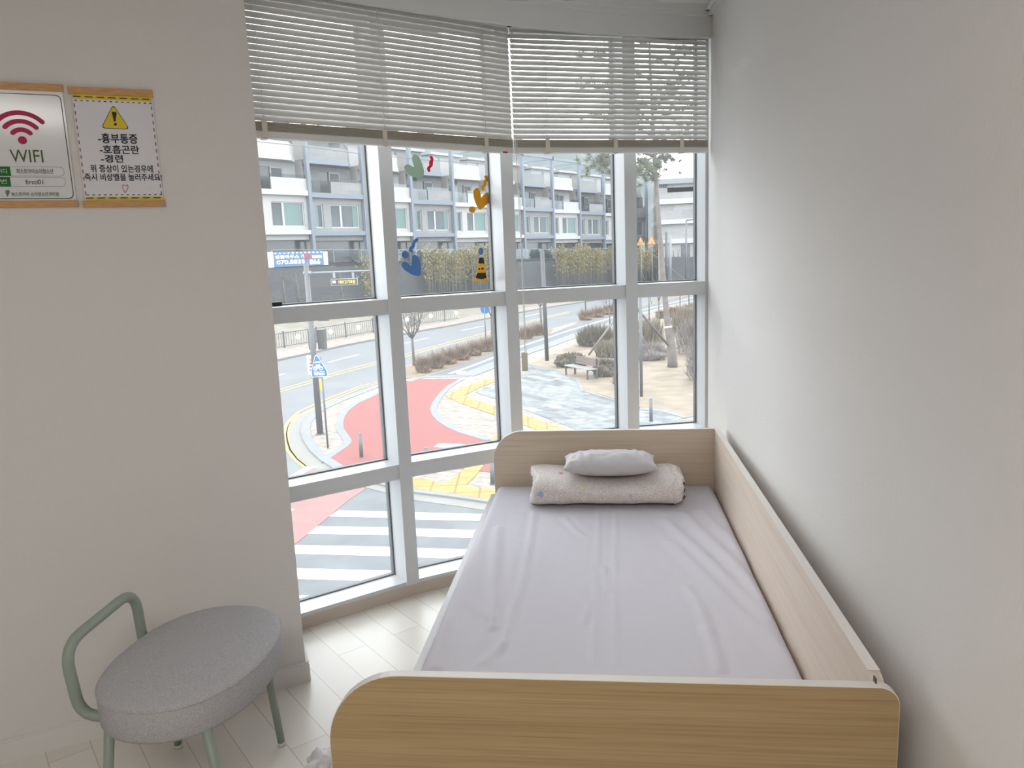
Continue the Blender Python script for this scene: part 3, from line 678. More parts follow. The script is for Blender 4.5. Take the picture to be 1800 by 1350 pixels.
du = thing('folded_duvet', 'folded quilted duvet with a small floral print on the mattress', 'duvet', (qx, qy, 0.505))
dm = MB(); dm.smooth = True; rows = []
NU, NV = 90, 56
for i in range(NU + 1):
    x = -1 + 2 * i / NU; row = []
    t = max(0, 1 - abs(x) ** 16) ** (1 / 8)                                             # blunt ends
    for j in range(NV):
        a = 2 * pi * j / NV; yy = pw(cos(a), 0.72); zz = pw(sin(a), 0.80)
        p = Vector((x * ax_, yy * ay_ * (0.55 + 0.45 * t), zz * az_ * (0.45 + 0.55 * t)))
        h = 0.012 * noise.noise(Vector((p.x * 9, p.y * 9, p.z * 12))) + 0.006 * noise.noise(Vector((p.x * 22, p.y * 20, p.z * 26))) - 0.006 * math.exp(-((p.x + 0.10) / 0.02) ** 2) * (zz > 0) - 0.004 * math.exp(-((p.x - 0.06 + p.z * 0.3) / 0.018) ** 2)
        sag = -0.018 * max(0, zz) * math.exp(-((p.x - 0.02) / 0.17) ** 2)
        lean = 0.012 * max(0, zz)
        q = Vector((qx + p.x * (1 + 0.10 * h / 0.012), qy + p.y * (1 + h * 5) + lean, qz + p.z * (1 + h * 4) + sag))
        q.z = max(q.z, 0.5075)
        row.append(q)
    rows.append(row)
RR = dm.grid(rows, closed_v=True); dm.face(RR[0]); dm.face(RR[-1]); dm.build('quilt', M['quilt'], du)
# piped seam near its right end
pp = MB(); k = int(NU * 0.935)
pp.tube([q + (q - Vector((q.x, qy, qz))).normalized() * 0.0015 for q in rows[k]], 0.0032, 6, closed=True); pp.build('piping', M['quilt'], du)
for dz in (0.538, 0.566, 0.594):
    fl = MB(); fl.smooth = True
    fr_ = []
    for i in range(9):
        yy = qy - 0.115 + 0.23 * i / 8; fr_.append([Vector((qx + ax_ - 0.012, yy, dz + 0.011)), Vector((qx + ax_ + 0.006, yy, dz + 0.008)), Vector((qx + ax_ + 0.010, yy, dz)), Vector((qx + ax_ + 0.006, yy, dz - 0.009)), Vector((qx + ax_ - 0.012, yy, dz - 0.012))])
    fl.grid(fr_); fl.build('folded_edge', M['quilt'], du)
# pillow
pl = MB(); pl.smooth = True; rows_t, rows_b = [], []
pcx, pcy, pcz = 0.022, 3.165, 0.655; pa, pb, ph = 0.194, 0.112, 0.052
NU, NV = 64, 36
for i in range(NU + 1):
    u = -1 + 2 * i / NU; rt, rb = [], []
    for j in range(NV + 1):
        v = -1 + 2 * j / NV
        x = pa * u * (0.955 + 0.06 * v * v * abs(u)); y = pb * v * (1 - 0.12 * u * u + 0.10 * u ** 8)
        t = (max(0, 1 - abs(u) ** 4.0) ** 0.62) * (max(0, 1 - abs(v) ** 2.2) ** 0.60)
        wr_ = 0.0055 * math.sin(u * 26 + 3 * noise.noise(Vector((u * 3, v * 2, 0)))) * (abs(u) ** 1.5) * t + 0.0035 * noise.noise(Vector((u * 6, v * 5, 2))) + 0.004 * noise.noise(Vector((u * 2, v * 2, 5)))
        c = Vector((pcx + x, pcy + y, pcz + 0.004 * u * u))
        rt.append(c + Vector((0, 0, ph * t + wr_ * (1 if t > 0.02 else 0)))); rb.append(c + Vector((0, 0, -ph * 0.85 * t)))
    rows_t.append(rt); rows_b.append(rb)
pl.grid(rows_t); pl.grid([r[::-1] for r in rows_b]); bmesh.ops.remove_doubles(pl.bm, verts=pl.bm.verts, dist=0.0006)
tag(pl.build('pillow', M['pillow'], origin=(pcx, pcy, pcz - ph)), 'small plain grey pillow lying on the folded duvet', 'pillow')
# crumpled white cloth beside the footboard
cl = MB(); cc = at_z(566, 1348, 0.03)
cl.ball(cc + Vector((0.03, -0.02, 0.01)), (0.06, 0.075, 0.055), 4, 0.55, 2.2)
for v in cl.bm.verts: v.co += Vector((noise.noise(v.co * 30), noise.noise(v.co * 30 + Vector((5, 0, 0))), noise.noise(v.co * 30 + Vector((0, 7, 0))))) * 0.015; v.co.z = max(v.co.z, 0.002)
tag(cl.build('crumpled_cloth', M['cloth'], origin=(cc.x, cc.y, 0)), 'crumpled white cloth on the floor left of the footboard', 'cloth')

# ------------------------------------------------------------------ stool
m, nt, b_ = nodes('grey_felt'); M['felt'] = m
v_ = coords(nt); n_ = nt.nodes.new('ShaderNodeTexNoise'); n_.inputs['Scale'].default_value = 420; n_.inputs['Detail'].default_value = 5; nt.links.new(v_, n_.inputs['Vector'])
r_ = nt.nodes.new('ShaderNodeValToRGB'); r_.color_ramp.elements[0].position = 0.32; r_.color_ramp.elements[0].color = (0.36, 0.35, 0.36, 1); r_.color_ramp.elements[1].position = 0.70; r_.color_ramp.elements[1].color = (0.62, 0.61, 0.63, 1)
nt.links.new(n_.outputs['Fac'], r_.inputs['Fac']); nt.links.new(r_.outputs['Color'], b_.inputs['Base Color']); b_.inputs['Roughness'].default_value = 0.95; b_.inputs['Specular IOR Level'].default_value = 0.1
bp_ = nt.nodes.new('ShaderNodeBump'); bp_.inputs['Strength'].default_value = 0.3; bp_.inputs['Distance'].default_value = 0.003; nt.links.new(n_.outputs['Fac'], bp_.inputs['Height']); nt.links.new(bp_.outputs['Normal'], b_.inputs['Normal'])
SX, SY = -1.185, 1.935
stool = thing('stool', 'oval grey felt stool with sage green metal legs by the left wall', 'stool', (SX, SY, 0))
def oval(k, z, n=72, e=0.88): return [Vector((SX + 0.218 * k * pw(cos(2 * pi * i / n), e), SY + 0.293 * k * pw(sin(2 * pi * i / n), e), z)) for i in range(n)]
se = MB(); se.smooth = True
rr = [oval(0.90, 0.352), oval(0.972, 0.355), oval(0.996, 0.366), oval(1.0, 0.41), oval(1.0, 0.440), oval(0.997, 0.449), oval(0.983, 0.454), oval(0.94, 0.4575), oval(0.72, 0.463), oval(0.45, 0.466), oval(0.18, 0.467)]
Q = se.grid(rr, closed_v=True); se.face(Q[0]); se.face(Q[-1]); seat = se.build('seat', M['felt'], stool)
sp = MB(); sp.tube([p for p in oval(0.999, 0.447)], 0.0022, 6, closed=True); sp.build('seat_seam', M['felt'], seat)
fr = MB()
for sx in (-1, 1): fr.tube([Vector((SX + sx * 0.11, SY - 0.20, 0.360)), Vector((SX + sx * 0.11, SY + 0.20, 0.360))], 0.010, 10)
for sy in (-0.20, 0.20): fr.tube([Vector((SX - 0.14, SY + sy, 0.360)), Vector((SX + 0.14, SY + sy, 0.360))], 0.010, 10)
fr.build('under_frame', M['sage'], stool)
LEGS = [((SX - 0.13, SY - 0.22), (-1.355, 1.690)), ((SX + 0.14, SY - 0.22), (-0.985, 1.690)), ((SX + 0.10, SY + 0.21), (-1.062, 2.160)), ((SX - 0.13, SY + 0.20), (-1.402, 2.130))]
for (tx, ty), (fx, fy) in LEGS:
    q = MB(); q.tube([Vector((fx, fy, 0.012)), Vector((tx, ty, 0.362))], [0.0115, 0.0135], 14); lg = q.build('leg', M['sage'], stool)
    q = MB(); q.tube([Vector((fx, fy, 0.0)), Vector((fx, fy, 0.013))], 0.0125, 14); o = q.build('glide', M['glide'], lg); o['label'] = 'white plastic glide'
def arc_path(pts, r, n=6):
    pts = [Vector(p) for p in pts]; out = [pts[0]]
    for i in range(1, len(pts) - 1):
        a = (pts[i - 1] - pts[i]).normalized(); b = (pts[i + 1] - pts[i]).normalized()
        rr_ = min(r, (pts[i - 1] - pts[i]).length * 0.48, (pts[i + 1] - pts[i]).length * 0.48)
        p0, p1 = pts[i] + a * rr_, pts[i] + b * rr_
        for k in range(n + 1):
            t = k / n; out.append(p0 * (1 - t) ** 2 + pts[i] * 2 * t * (1 - t) + p1 * t * t)
    out.append(pts[-1]); return out
br = MB()
br.tube(arc_path([(-1.24, 1.80, 0.358), (-1.425, 1.755, 0.345), (-1.425, 1.728, 0.575), (-1.425, 2.045, 0.590), (-1.425, 2.060, 0.352), (-1.27, 2.05, 0.360)], 0.075), 0.0150, 14)
br.build('back_rail', M['sage'], stool)

# ------------------------------------------------------------------ posters on the left wall
PX = Vector((-WD.x, -WD.y, 0)); PZ = Vector((0, 0, 1)); PN = Vector((WN.x, WN.y, 0)); PO = Vector((WC.x, WC.y, 0))
def on_wall(px, py):
    q = on_plane(px, py, PO, PN); return (q - PO).dot(PX), q.z          # x grows towards the corner
def c1(x, y): return on_wall(x / 5.0, 120 + y / 5.0)
def wquad(mb, x0, x1, z0, z1, d0, d1): mb.prism([PO + PX * x + PZ * z + PN * d0 for x, z in ((x0, z0), (x1, z0), (x1, z1), (x0, z1))], PN * (d1 - d0))
def wpoly(mb, pts, d0, d1): mb.prism([PO + PX * x + PZ * z + PN * d0 for x, z in pts], PN * (d1 - d0))
def hanging(name, label, x0, x1, px0, px1, z0, z1, paper, bar=0.019):
    c = (x0 + x1) / 2; r = thing(name, label, 'poster', PO + PX * c + PZ * z0, group='posters on the left wall')
    p = MB(); wquad(p, px0, px1, z0 + 0.004, z1 - 0.004, 0.0035, 0.0045); p.build('paper', paper, r)
    for a, b in ((z0, z0 + bar), (z1 - bar - 0.001, z1)):
        q = MB(); wquad(q, x0, x1, a, b, 0.0, 0.0105); q.build('hanger_bar', M['beech'], r)
    return r
FD = 0.0046
def ink(name, m, r, shapes, d=None):
    q = MB(); d = d or FD
    for s in shapes: wpoly(q, s, d, d + 0.0004)
    return q.build(name, M[m], r)
def put(body, x0, y0, x1, y1, m, r, bold=0.0):
    a = c1(x0, y1); b = c1(x1, y0); return lettering(body, PO + PN * (FD + 0.0009), PX, PZ, PN, a[0], b[0], a[1], b[1], M[m], r, bold=bold)
# right-hand notice
W1 = hanging('warning_poster', 'white notice with yellow warning triangle and Korean writing, right of the other poster', -0.5345, -0.3015, -0.526, -0.305, 1.740, 2.094, M['paper'])
xl, xr, zb, zt = -0.524, -0.307, 1.763, 2.070
rc = lambda x0, x1, z0, z1: [(x0, z0), (x1, z0), (x1, z1), (x0, z1)]
ink('caution_tape', 'yellow', W1, [rc(xl, xr, zt - 0.010, zt + 0.004)]); ink('caution_tape', 'yellow', W1, [rc(xl, xr, zb - 0.003, zb + 0.008)])
FD2 = FD + 0.0005
for z in (zt - 0.005, zb + 0.003): ink('tape_marks', 'ink', W1, [rc(xl + 0.001 + k * 0.0315, xl + 0.022 + k * 0.0315, z, z + 0.0028) for k in range(7) if xl + 0.022 + k * 0.0315 < xr], FD2)
for z in (zt - 0.0165, zb + 0.0125): ink('dashed_line', 'ink', W1, [rc(xl + 0.004 + k * 0.0158, xl + 0.0105 + k * 0.0158, z, z + 0.0028) for k in range(14) if xl + 0.0105 + k * 0.0158 < xr], FD2)
for x in (xl + 0.001, xr - 0.004): ink('dashed_line', 'maroon', W1, [rc(x, x + 0.0024, zb + 0.014 + k * 0.0215, zb + 0.0245 + k * 0.0215) for k in range(13)], FD2)
def smooth_loop_w(pts, r, n=5):
    out = []; m_ = len(pts); P = [Vector(p) for p in pts]
    for i in range(m_):
        a = (P[i - 1] - P[i]).normalized(); b = (P[(i + 1) % m_] - P[i]).normalized(); p0, p1 = P[i] + a * r, P[i] + b * r
        for k in range(n + 1):
            t = k / n; q = p0 * (1 - t) ** 2 + P[i] * 2 * t * (1 - t) + p1 * t * t; out.append((q.x, q.y))
    return out
def tri_pts(k):
    t = Vector(c1(995, 318)); l = Vector(c1(888, 530)); r_ = Vector(c1(1142, 540)); c = (t + l + r_) / 3
    return smooth_loop_w([c + (q - c) * k for q in (t, l, r_)], 0.013 * k)
ink('triangle_outline', 'ink', W1, [tri_pts(1.0)]); ink('triangle', 'yellow', W1, [tri_pts(0.93)], FD2)
ink('exclamation_mark', 'ink', W1, [[c1(982, 385), c1(1020, 385), c1(1025, 400), c1(1016, 470), c1(1002, 470), c1(985, 400)], [c1(1015 + 13 * cos(a), 495 + 12 * sin(a)) for a in [2 * pi * k / 16 for k in range(16)]]], FD2 + 0.0005)
put('-흉부통증', 868, 582, 1200, 660, 'ink', W1, 0.0009); put('-호흡곤란', 882, 684, 1216, 752, 'ink', W1, 0.0009); put('-경련', 892, 766, 1076, 830, 'ink', W1, 0.0009)
put('위 증상이 있는경우에', 800, 856, 1338, 916, 'ink', W1, 0.0006); put('즉시 비상벨을 눌러주세요!', 748, 930, 1415, 990, 'ink', W1, 0.0006)
hp = [c1(1070 + 62 * t[0], 1020 + 85 * t[1]) for t in ((0.5, 1.0), (0.1, 0.5), (0.02, 0.2), (0.2, 0.0), (0.5, 0.1), (0.8, 0.0), (0.98, 0.2), (0.9, 0.5))]
ink('clinic_logo', 'pale_pink', W1, [hp]); ink('clinic_logo_centre', 'paper', W1, [[((x - c1(1101, 1060)[0]) * 0.62 + c1(1101, 1060)[0], (z - c1(1101, 1055)[1]) * 0.62 + c1(1101, 1055)[1]) for x, z in hp]], FD2)
# wifi poster (its left edge runs out of the photo)
W2 = hanging('wifi_poster', 'white poster with crimson wireless symbol, cut by the left edge of the view', -0.780, -0.5462, -0.776, -0.549, 1.742, 2.0975, M['gloss_paper'])
x0w, x1w, z0w, z1w = -0.772, -0.5545, 1.766, 2.068
def rrect(x0, x1, z0, z1, r): return smooth_loop_w([(x0, z0), (x1, z0), (x1, z1), (x0, z1)], r)
ink('border_line', 'ink', W2, [rrect(x0w, x1w, z0w, z1w, 0.016)]); ink('border_inside', 'gloss_paper', W2, [rrect(x0w + 0.0022, x1w - 0.0022, z0w + 0.0022, z1w - 0.0022, 0.0145)], FD2)
FD += 0.0012; FD2 += 0.0012
cw = Vector(c1(200, 635))
def arc(r0, r1, a0=43, a1=137, n=20):
    o = [(cw.x + cos(radians(a0 + (a1 - a0) * k / n)) * r1, cw.y + sin(radians(a0 + (a1 - a0) * k / n)) * r1) for k in range(n + 1)]
    i = [(cw.x + cos(radians(a1 - (a1 - a0) * k / n)) * r0, cw.y + sin(radians(a1 - (a1 - a0) * k / n)) * r0) for k in range(n + 1)]
    rc_ = (r1 - r0) / 2; rm = (r0 + r1) / 2
    e1 = Vector((cw.x + cos(radians(a1)) * rm, cw.y + sin(radians(a1)) * rm)); e0 = Vector((cw.x + cos(radians(a0)) * rm, cw.y + sin(radians(a0)) * rm))
    c1_ = [(e1.x + cos(radians(a1 + 180 * k / 8)) * rc_, e1.y + sin(radians(a1 + 180 * k / 8)) * rc_) for k in range(1, 8)]
    c0_ = [(e0.x + cos(radians(a0 + 180 + 180 * k / 8)) * rc_, e0.y + sin(radians(a0 + 180 + 180 * k / 8)) * rc_) for k in range(1, 8)]
    return o + c1_ + i + c0_
ink('wireless_symbol', 'magenta', W2, [arc(0.0235, 0.0365), arc(0.0475, 0.0605), arc(0.0715, 0.0845), [(cw.x + 0.0115 * cos(a), cw.y + 0.0115 * sin(a)) for a in [2 * pi * k / 20 for k in range(20)]]])
put('WIFI', 100, 722, 372, 828, 'olive', W2)
for (ya, yb, tx, txt, lab) in ((868, 950, (150, 465, 888, 930), '퍼스트아이소아청소년', '아이디'), (958, 1042, (228, 378, 982, 1022), 'firsti01', '비번')):
    zt_, zb_ = c1(300, ya)[1], c1(300, yb)[1]; xa = c1(-150, 900)[0]; xb = c1(565, 910)[0]; r_ = (zt_ - zb_) * 0.48
    ink('field_outline', 'ink_grey', W2, [smooth_loop_w([(xa, zb_), (xb, zb_), (xb, zt_), (xa, zt_)], r_ * 0.95)]); ink('field', 'gloss_paper', W2, [smooth_loop_w([(xa + 0.0008, zb_ + 0.0008), (xb - 0.0008, zb_ + 0.0008), (xb - 0.0008, zt_ - 0.0008), (xa + 0.0008, zt_ - 0.0008)], r_ * 0.9)], FD2)
    xm = c1(96, (ya + yb) / 2)[0]; ink('field_label', 'leafgreen', W2, [rc(xa + 0.006, xm, zb_ + 0.0005, zt_ - 0.0005)], FD2 + 0.0005)
    FD += 0.001
    put(txt, tx[0], tx[2], tx[1], tx[3], 'ink_grey', W2, 0.0003); put(lab, -60, ya + 18, 60, yb - 24, 'white_print', W2, 0.0003)
    FD -= 0.001
put('퍼스트아이 소아청소년과의원', 105, 1090, 515, 1128, 'ink_grey', W2, 0.0003)
ink('clinic_logo', 'ink_grey', W2, [[c1(48 + 42 * t[0], 1072 + 60 * t[1]) for t in ((0.5, 1.0), (0.1, 0.5), (0.02, 0.2), (0.2, 0.0), (0.8, 0.0), (0.98, 0.2), (0.9, 0.5))]])

# ================================================================== OUTDOORS
G = -4.05                                                     # street level
def g(px, py, z=G): return at_z(px, py, z)
def z1(x, y): return (480 + x / 8.571, 550 + y / 8.571)
def slab(name, pix, dz, m, label, cat, thick=0.25):
    mb = MB(); mb.prism([g(px, py, G + dz) for px, py in pix], (0, 0, -thick)); return struct(mb.build(name, M[m]), label, cat)
def band(mb, pix, w, dz, thick=0.004, side=0.0):
    """painted line of width w along a polyline of pixels"""
    P = [g(px, py, G + dz) for px, py in pix]; n = len(P); A, B = [], []
    for i, p in enumerate(P):
        d = P[min(i + 1, n - 1)] - P[max(i - 1, 0)]; d.normalize(); q = Vector((d.y, -d.x, 0)); A.append(p + q * w * (0.5 + side)); B.append(p - q * w * (0.5 - side))
    for i in range(n - 1): mb.prism([A[i], A[i + 1], B[i + 1], B[i]], (0, 0, -thick))
f = MB(); f.box((-160, 4.6, G - 0.6), (160, 190, G)); struct(f.build('street_asphalt', M['asphalt']), 'pale asphalt of the main road', 'road')
slab('side_road', [(300, 1700), (380, 950), (501, 856), (549, 822), (600, 838), (727, 880), (809, 890), (855, 897), (1100, 935), (1500, 985), (1700, 1700)], 0.006, 'asphalt2', 'darker asphalt of the side road under the crosswalk', 'road', 0.02)
# ---- main road markings
lm = MB()
for off in (0, 4.2):
    band(lm, [(430, 703 + off), (494, 684 + off), (550, 667.8 + off), (596.7, 652.7 + off), (664, 635.8 + off), (713, 622.2 + off), (777.8, 604.4 + off), (852, 585.6 + off), (875.6, 577 + off * 0.8), (940, 561.5 + off * 0.6), (1000, 547.5 + off * 0.4)], 0.16, 0.008)
for off in (0, 6):
    band(lm, [(700, 660 + off * 0.4), (665.5, 670 + off * .5), (630.5, 679.5 + off * .6), (610, 688 + off * .7), (578, 700 + off * 0.9), (557, 709 + off), (525, 724 + off * 1.1), (510 + off * .5, 738 + off * .8), (503 + off, 750), (500.5 + off, 762), (502 + off, 775), (507 + off, 790.7), (519 + off * 1.2, 807), (537 + off * 1.3, 821.5)], 0.15, 0.010)
struct(lm.build('yellow_road_line', M['ypaint']), 'yellow lines on the main road', 'road line')
lm = MB()
for a in ([(576.8, 637), (630.5, 623)], [(711.7, 603.3), (752, 593.9)], [(811, 581), (850, 572.8)], [(488, 660), (500, 657)], [(920, 557), (950, 550.5)]): band(lm, a, 0.2, 0.008)
struct(lm.build('white_road_line', M['paint']), 'white lane dashes on the main road', 'road line')
# ---- side road: red cycle crossing and crosswalk
slab('cycle_crossing', [(549, 822), (570, 831), (600, 846), (640, 857), (642, 859.6), (611, 880), (581.5, 905), (551, 930), (521, 954), (470, 995), (400, 1050), (380, 960), (440, 905), (508, 846)], 0.016, 'pink', 'faded red cycle crossing on the side road', 'cycle crossing', 0.012)
lm = MB(); band(lm, [(546, 820), (527, 831), (508, 843), (470, 868), (420, 900)], 0.28, 0.022); band(lm, [(509, 896), (514, 894.5)], 0.2, 0.022)
struct(lm.build('white_edge_line', M['paint']), 'white edge line of the red cycle crossing', 'road line')
cw_ = MB()
for q in ([(595, 897), (681, 899), (729.6, 900.4), (870, 904), (960, 906.5), (960, 919), (870, 916), (730, 913), (682, 910), (578, 907.6)],
          [(555, 925), (683, 926.7), (731, 929), (870, 932.5), (960, 935), (960, 950), (870, 947), (732.6, 942.5), (684, 940), (540, 938.6)],
          [(516, 958), (686, 961), (733, 963), (870, 967), (960, 970), (960, 988), (870, 985), (734, 979.7), (686, 977.4), (498, 973)],
          [(478, 997), (519.6, 998.6), (687.4, 1003), (734, 1006), (870, 1011), (960, 1014), (960, 1034), (870, 1031), (734, 1025), (635, 1020.6), (522, 1017.7), (450, 1016)],
          [(420, 1043), (523.6, 1046), (687, 1053), (870, 1063), (870, 1086), (687, 1076), (523, 1070), (390, 1066)]):
    cw_.prism([g(px, py, G + 0.014) for px, py in q], (0, 0, -0.006))
struct(cw_.build('crosswalk', M['paint']), 'white crosswalk stripes on the side road', 'crosswalk')
# ---- near corner: gutter, kerb, pavement
SW = 0.05
slab('gutter', [(530, 809), (549, 822), (570, 832), (600, 845), (640, 856), (679, 866), (729, 879), (809, 890), (855, 897), (1100, 933), (1500, 985), (1500, 960), (1100, 912), (862, 880), (727, 862), (640, 838), (592.6, 822), (574.8, 812), (553.5, 796.6), (537, 777.7), (531.5, 761), (532, 749), (539, 736), (555.8, 723), (590, 706), (640, 688), (670, 677), (668, 674), (640, 684.5), (590, 702), (530, 728), (513, 743), (508.5, 756), (508, 772), (514, 790)], 0.020, 'concrete', 'pale concrete gutter along the corner', 'gutter', 0.02)
slab('pavement', [(599.7, 820), (570, 800), (553.5, 783.6), (544, 765.8), (541.6, 751.6), (546, 737), (560.6, 724.4), (590, 708), (640, 687), (668, 676), (713, 643), (790, 621), (879, 599), (920, 589), (972, 577), (1020, 563), (1080, 548), (1244, 508), (1400, 480), (1500, 474), (1900, 560), (1900, 900), (1500, 955), (1100, 907), (862, 876), (727, 858.5), (640, 836)], SW, 'paver', 'pinkish block pavement of the street corner', 'pavement', 0.12)
kb = MB(); band(kb, [(727, 861.5), (790, 869), (862, 879), (980, 894), (1100, 910), (1500, 957)], 0.22, SW + 0.02, 0.14)
band(kb, [(727, 861.5), (660, 843), (596, 821), (572, 806), (553.5, 790), (540.5, 771), (536.5, 756), (539, 743), (549, 731), (566, 718.5), (600, 703), (640, 688), (690, 668)], 0.30, SW + 0.02, 0.14)
struct(kb.build('kerb', M['granite']), 'pale granite kerb around the corner', 'kerb')
# red cycle path with its granite border
RED_L = [(690, 684), (668, 690), (648, 700), (628, 709), (611.5, 722), (604.4, 732.7), (602, 742), (603, 752.8), (609, 762), (615, 770), (617.4, 775.3), (609, 784.8), (594, 795), (579.5, 805), (580, 809.7)]
RED_R = [(855.6, 774.4), (833, 767.8), (806.7, 760), (784.4, 750), (769, 740), (759, 729), (755.6, 717.8), (760, 706.7), (771, 692), (784.4, 678.9), (807.8, 665.8)]
slab('cycle_path', RED_L + [(602, 821), (650, 838), (727, 832), (800, 822), (842, 828), (871, 831), (930, 835), (930, 795), (880, 780)] + RED_R + [(724.4, 666), (700, 680)], SW + 0.012, 'red', 'red cycle path curving over the corner', 'cycle path', 0.03)
gb = MB(); band(gb, RED_L, 0.26, SW + 0.018, 0.03, 0.4); band(gb, RED_R, 0.26, SW + 0.018, 0.03, 0.5)
band(gb, [(715, 670), (740, 662), (790, 661), (825, 660)], 0.55, SW + 0.017, 0.03)
struct(gb.build('granite_border', M['granite']), 'pale granite border of the red cycle path', 'kerb')
lm = MB(); lm.prism([g(px, py, SW + G + 0.02) for px, py in ((763, 785), (772, 779), (815, 781), (880, 786), (880, 792), (806, 790))], (0, 0, -0.006))
lm.prism([g(px, py, SW + G + 0.02) for px, py in ((860, 811), (900, 811), (900, 820), (864, 820))], (0, 0, -0.006))
struct(lm.build('white_path_mark', M['paint']), 'white marks on the red cycle path', 'road line')
# yellow tactile paving
slab('tactile_paving', [(727.4, 839), (755, 843), (779, 850), (795, 841), (816, 824), (835, 806), (868, 806), (853, 814), (838, 833), (820.7, 851), (822, 855), (871, 860), (1000, 872), (1300, 905), (1300, 928), (1000, 895), (863.7, 878), (790, 867), (727.4, 858), (700, 852), (700, 834)], SW + 0.022, 'tactile', 'yellow tactile paving at the crosswalk', 'tactile paving', 0.03)
tp = MB(); band(tp, [(915, 661), (879, 667), (855, 671), (830, 680), (799, 695.5), (830, 708), (879, 724), (950, 748), (1010, 768), (1100, 800)], 0.75, SW + 0.020, 0.02)
tp.prism([g(px, py, SW + G + 0.021) for px, py in ((861, 775), (886, 749), (905, 756), (890, 784), (880, 800), (856, 780))], (0, 0, -0.02))
struct(tp.build('tactile_strip', M['tactile']), 'yellow guiding strip in the corner pavement', 'tactile paving')
slab('plaza', [(835.6, 689), (879, 671), (931, 643), (982, 652), (1015, 668), (1023, 684), (1081, 702), (1123, 717), (1167, 720), (1204, 731.5), (1180, 745), (1140, 775), (1060, 769), (1011, 754), (925.7, 721.4), (879, 704)], SW + 0.014, 'plaza', 'grey block plaza in front of the bench', 'plaza', 0.03)
slab('lawn', [(931, 640), (957, 628), (979, 619), (1020, 602.5), (1081, 577), (1125, 565), (1180, 551), (1244, 536), (1400, 512), (1600, 560), (1600, 740), (1243, 723.5), (1204, 730.7), (1167, 719), (1123, 716), (1081, 701), (1023, 684), (1015, 668), (982, 651.6)], SW + 0.02, 'lawn', 'dry straw-coloured lawn with the pine', 'lawn', 0.05)
lw = MB(); band(lw, [(1600, 742), (1243, 725), (1204, 732.5), (1167, 721), (1123, 718)], 0.35, SW + 0.03, 0.06); band(lw, [(1123, 718), (1081, 703), (1023, 686), (1015, 669), (982, 652.6), (931, 641)], 0.12, SW + 0.03, 0.06)
struct(lw.build('lawn_edging', M['granite']), 'pale edging stones of the lawn', 'kerb')
# cycle lane along the road and its verge
slab('cycle_lane', [(745, 662), (790, 649), (879, 616), (920, 600), (967, 587), (1017, 567.5), (1080, 551.4), (1150, 534), (1244, 513), (1244, 521), (1150, 543), (1080, 563), (1025, 581), (965, 603), (920, 615.7), (879, 633), (845, 646), (812, 661)], SW + 0.015, 'asphalt3', 'dark asphalt cycle lane beside the verge', 'cycle lane', 0.03)
lm = MB(); band(lm, [(790, 657), (830, 643), (879, 624), (920, 607.5), (1000, 581), (1080, 557), (1244, 516.5)], 0.22, SW + 0.020)
lm.prism([g(px, py, SW + G + 0.02) for px, py in ((800, 654), (818, 652), (822, 656), (804, 658))], (0, 0, -0.006))
struct(lm.build('cycle_lane_line', M['paint']), 'white line along the dark cycle lane', 'road line')
kb = MB(); band(kb, [(818, 660), (850, 648), (879, 636), (925, 618.5), (965, 606), (1020, 586), (1080, 567), (1150, 547), (1244, 526)], 0.9, SW + 0.03, 0.12)
struct(kb.build('lane_kerb', M['granite']), 'broad pale kerb between cycle lane and pavement', 'kerb')
slab('verge', [(713, 665), (713, 645), (752, 633), (800, 619), (879, 599), (920, 589), (972, 577.5), (968, 584.5), (920, 599), (879, 614), (800, 644), (752, 657), (735, 663)], SW + 0.02, 'verge', 'brown planted verge between road and cycle lane', 'verge', 0.06)
slab('far_verge', [(1012, 566), (1020, 563.5), (1080, 548), (1244, 508), (1244, 512), (1080, 550.5), (1017, 566.8)], SW + 0.02, 'verge', 'far brown verge beyond the gap in the kerb', 'verge', 0.06)
# far side of the main road
FARC = [(300, 672), (400, 651), (488.7, 630.5), (544, 619), (596.7, 607), (660, 595), (733, 581), (792, 571), (877, 554), (921, 546.5), (979, 536.5), (1013, 531.5), (1080, 521), (1200, 503)]
FARI = [(300, 652), (400, 631), (487, 613.6), (530, 606), (571, 599.6), (612, 592), (660, 583.8), (733, 571), (792, 563), (877, 547), (921, 541), (979, 532.5), (1013, 528), (1080, 518), (1200, 501)]
slab('far_pavement', FARC + FARI[::-1], 0.10, 'paver', 'pinkish pavement on the far side of the road', 'pavement', 0.12)
kb = MB(); band(kb, FARC, 0.25, 0.12, 0.14); struct(kb.build('far_kerb', M['concrete']), 'pale kerb on the far side of the road', 'kerb')

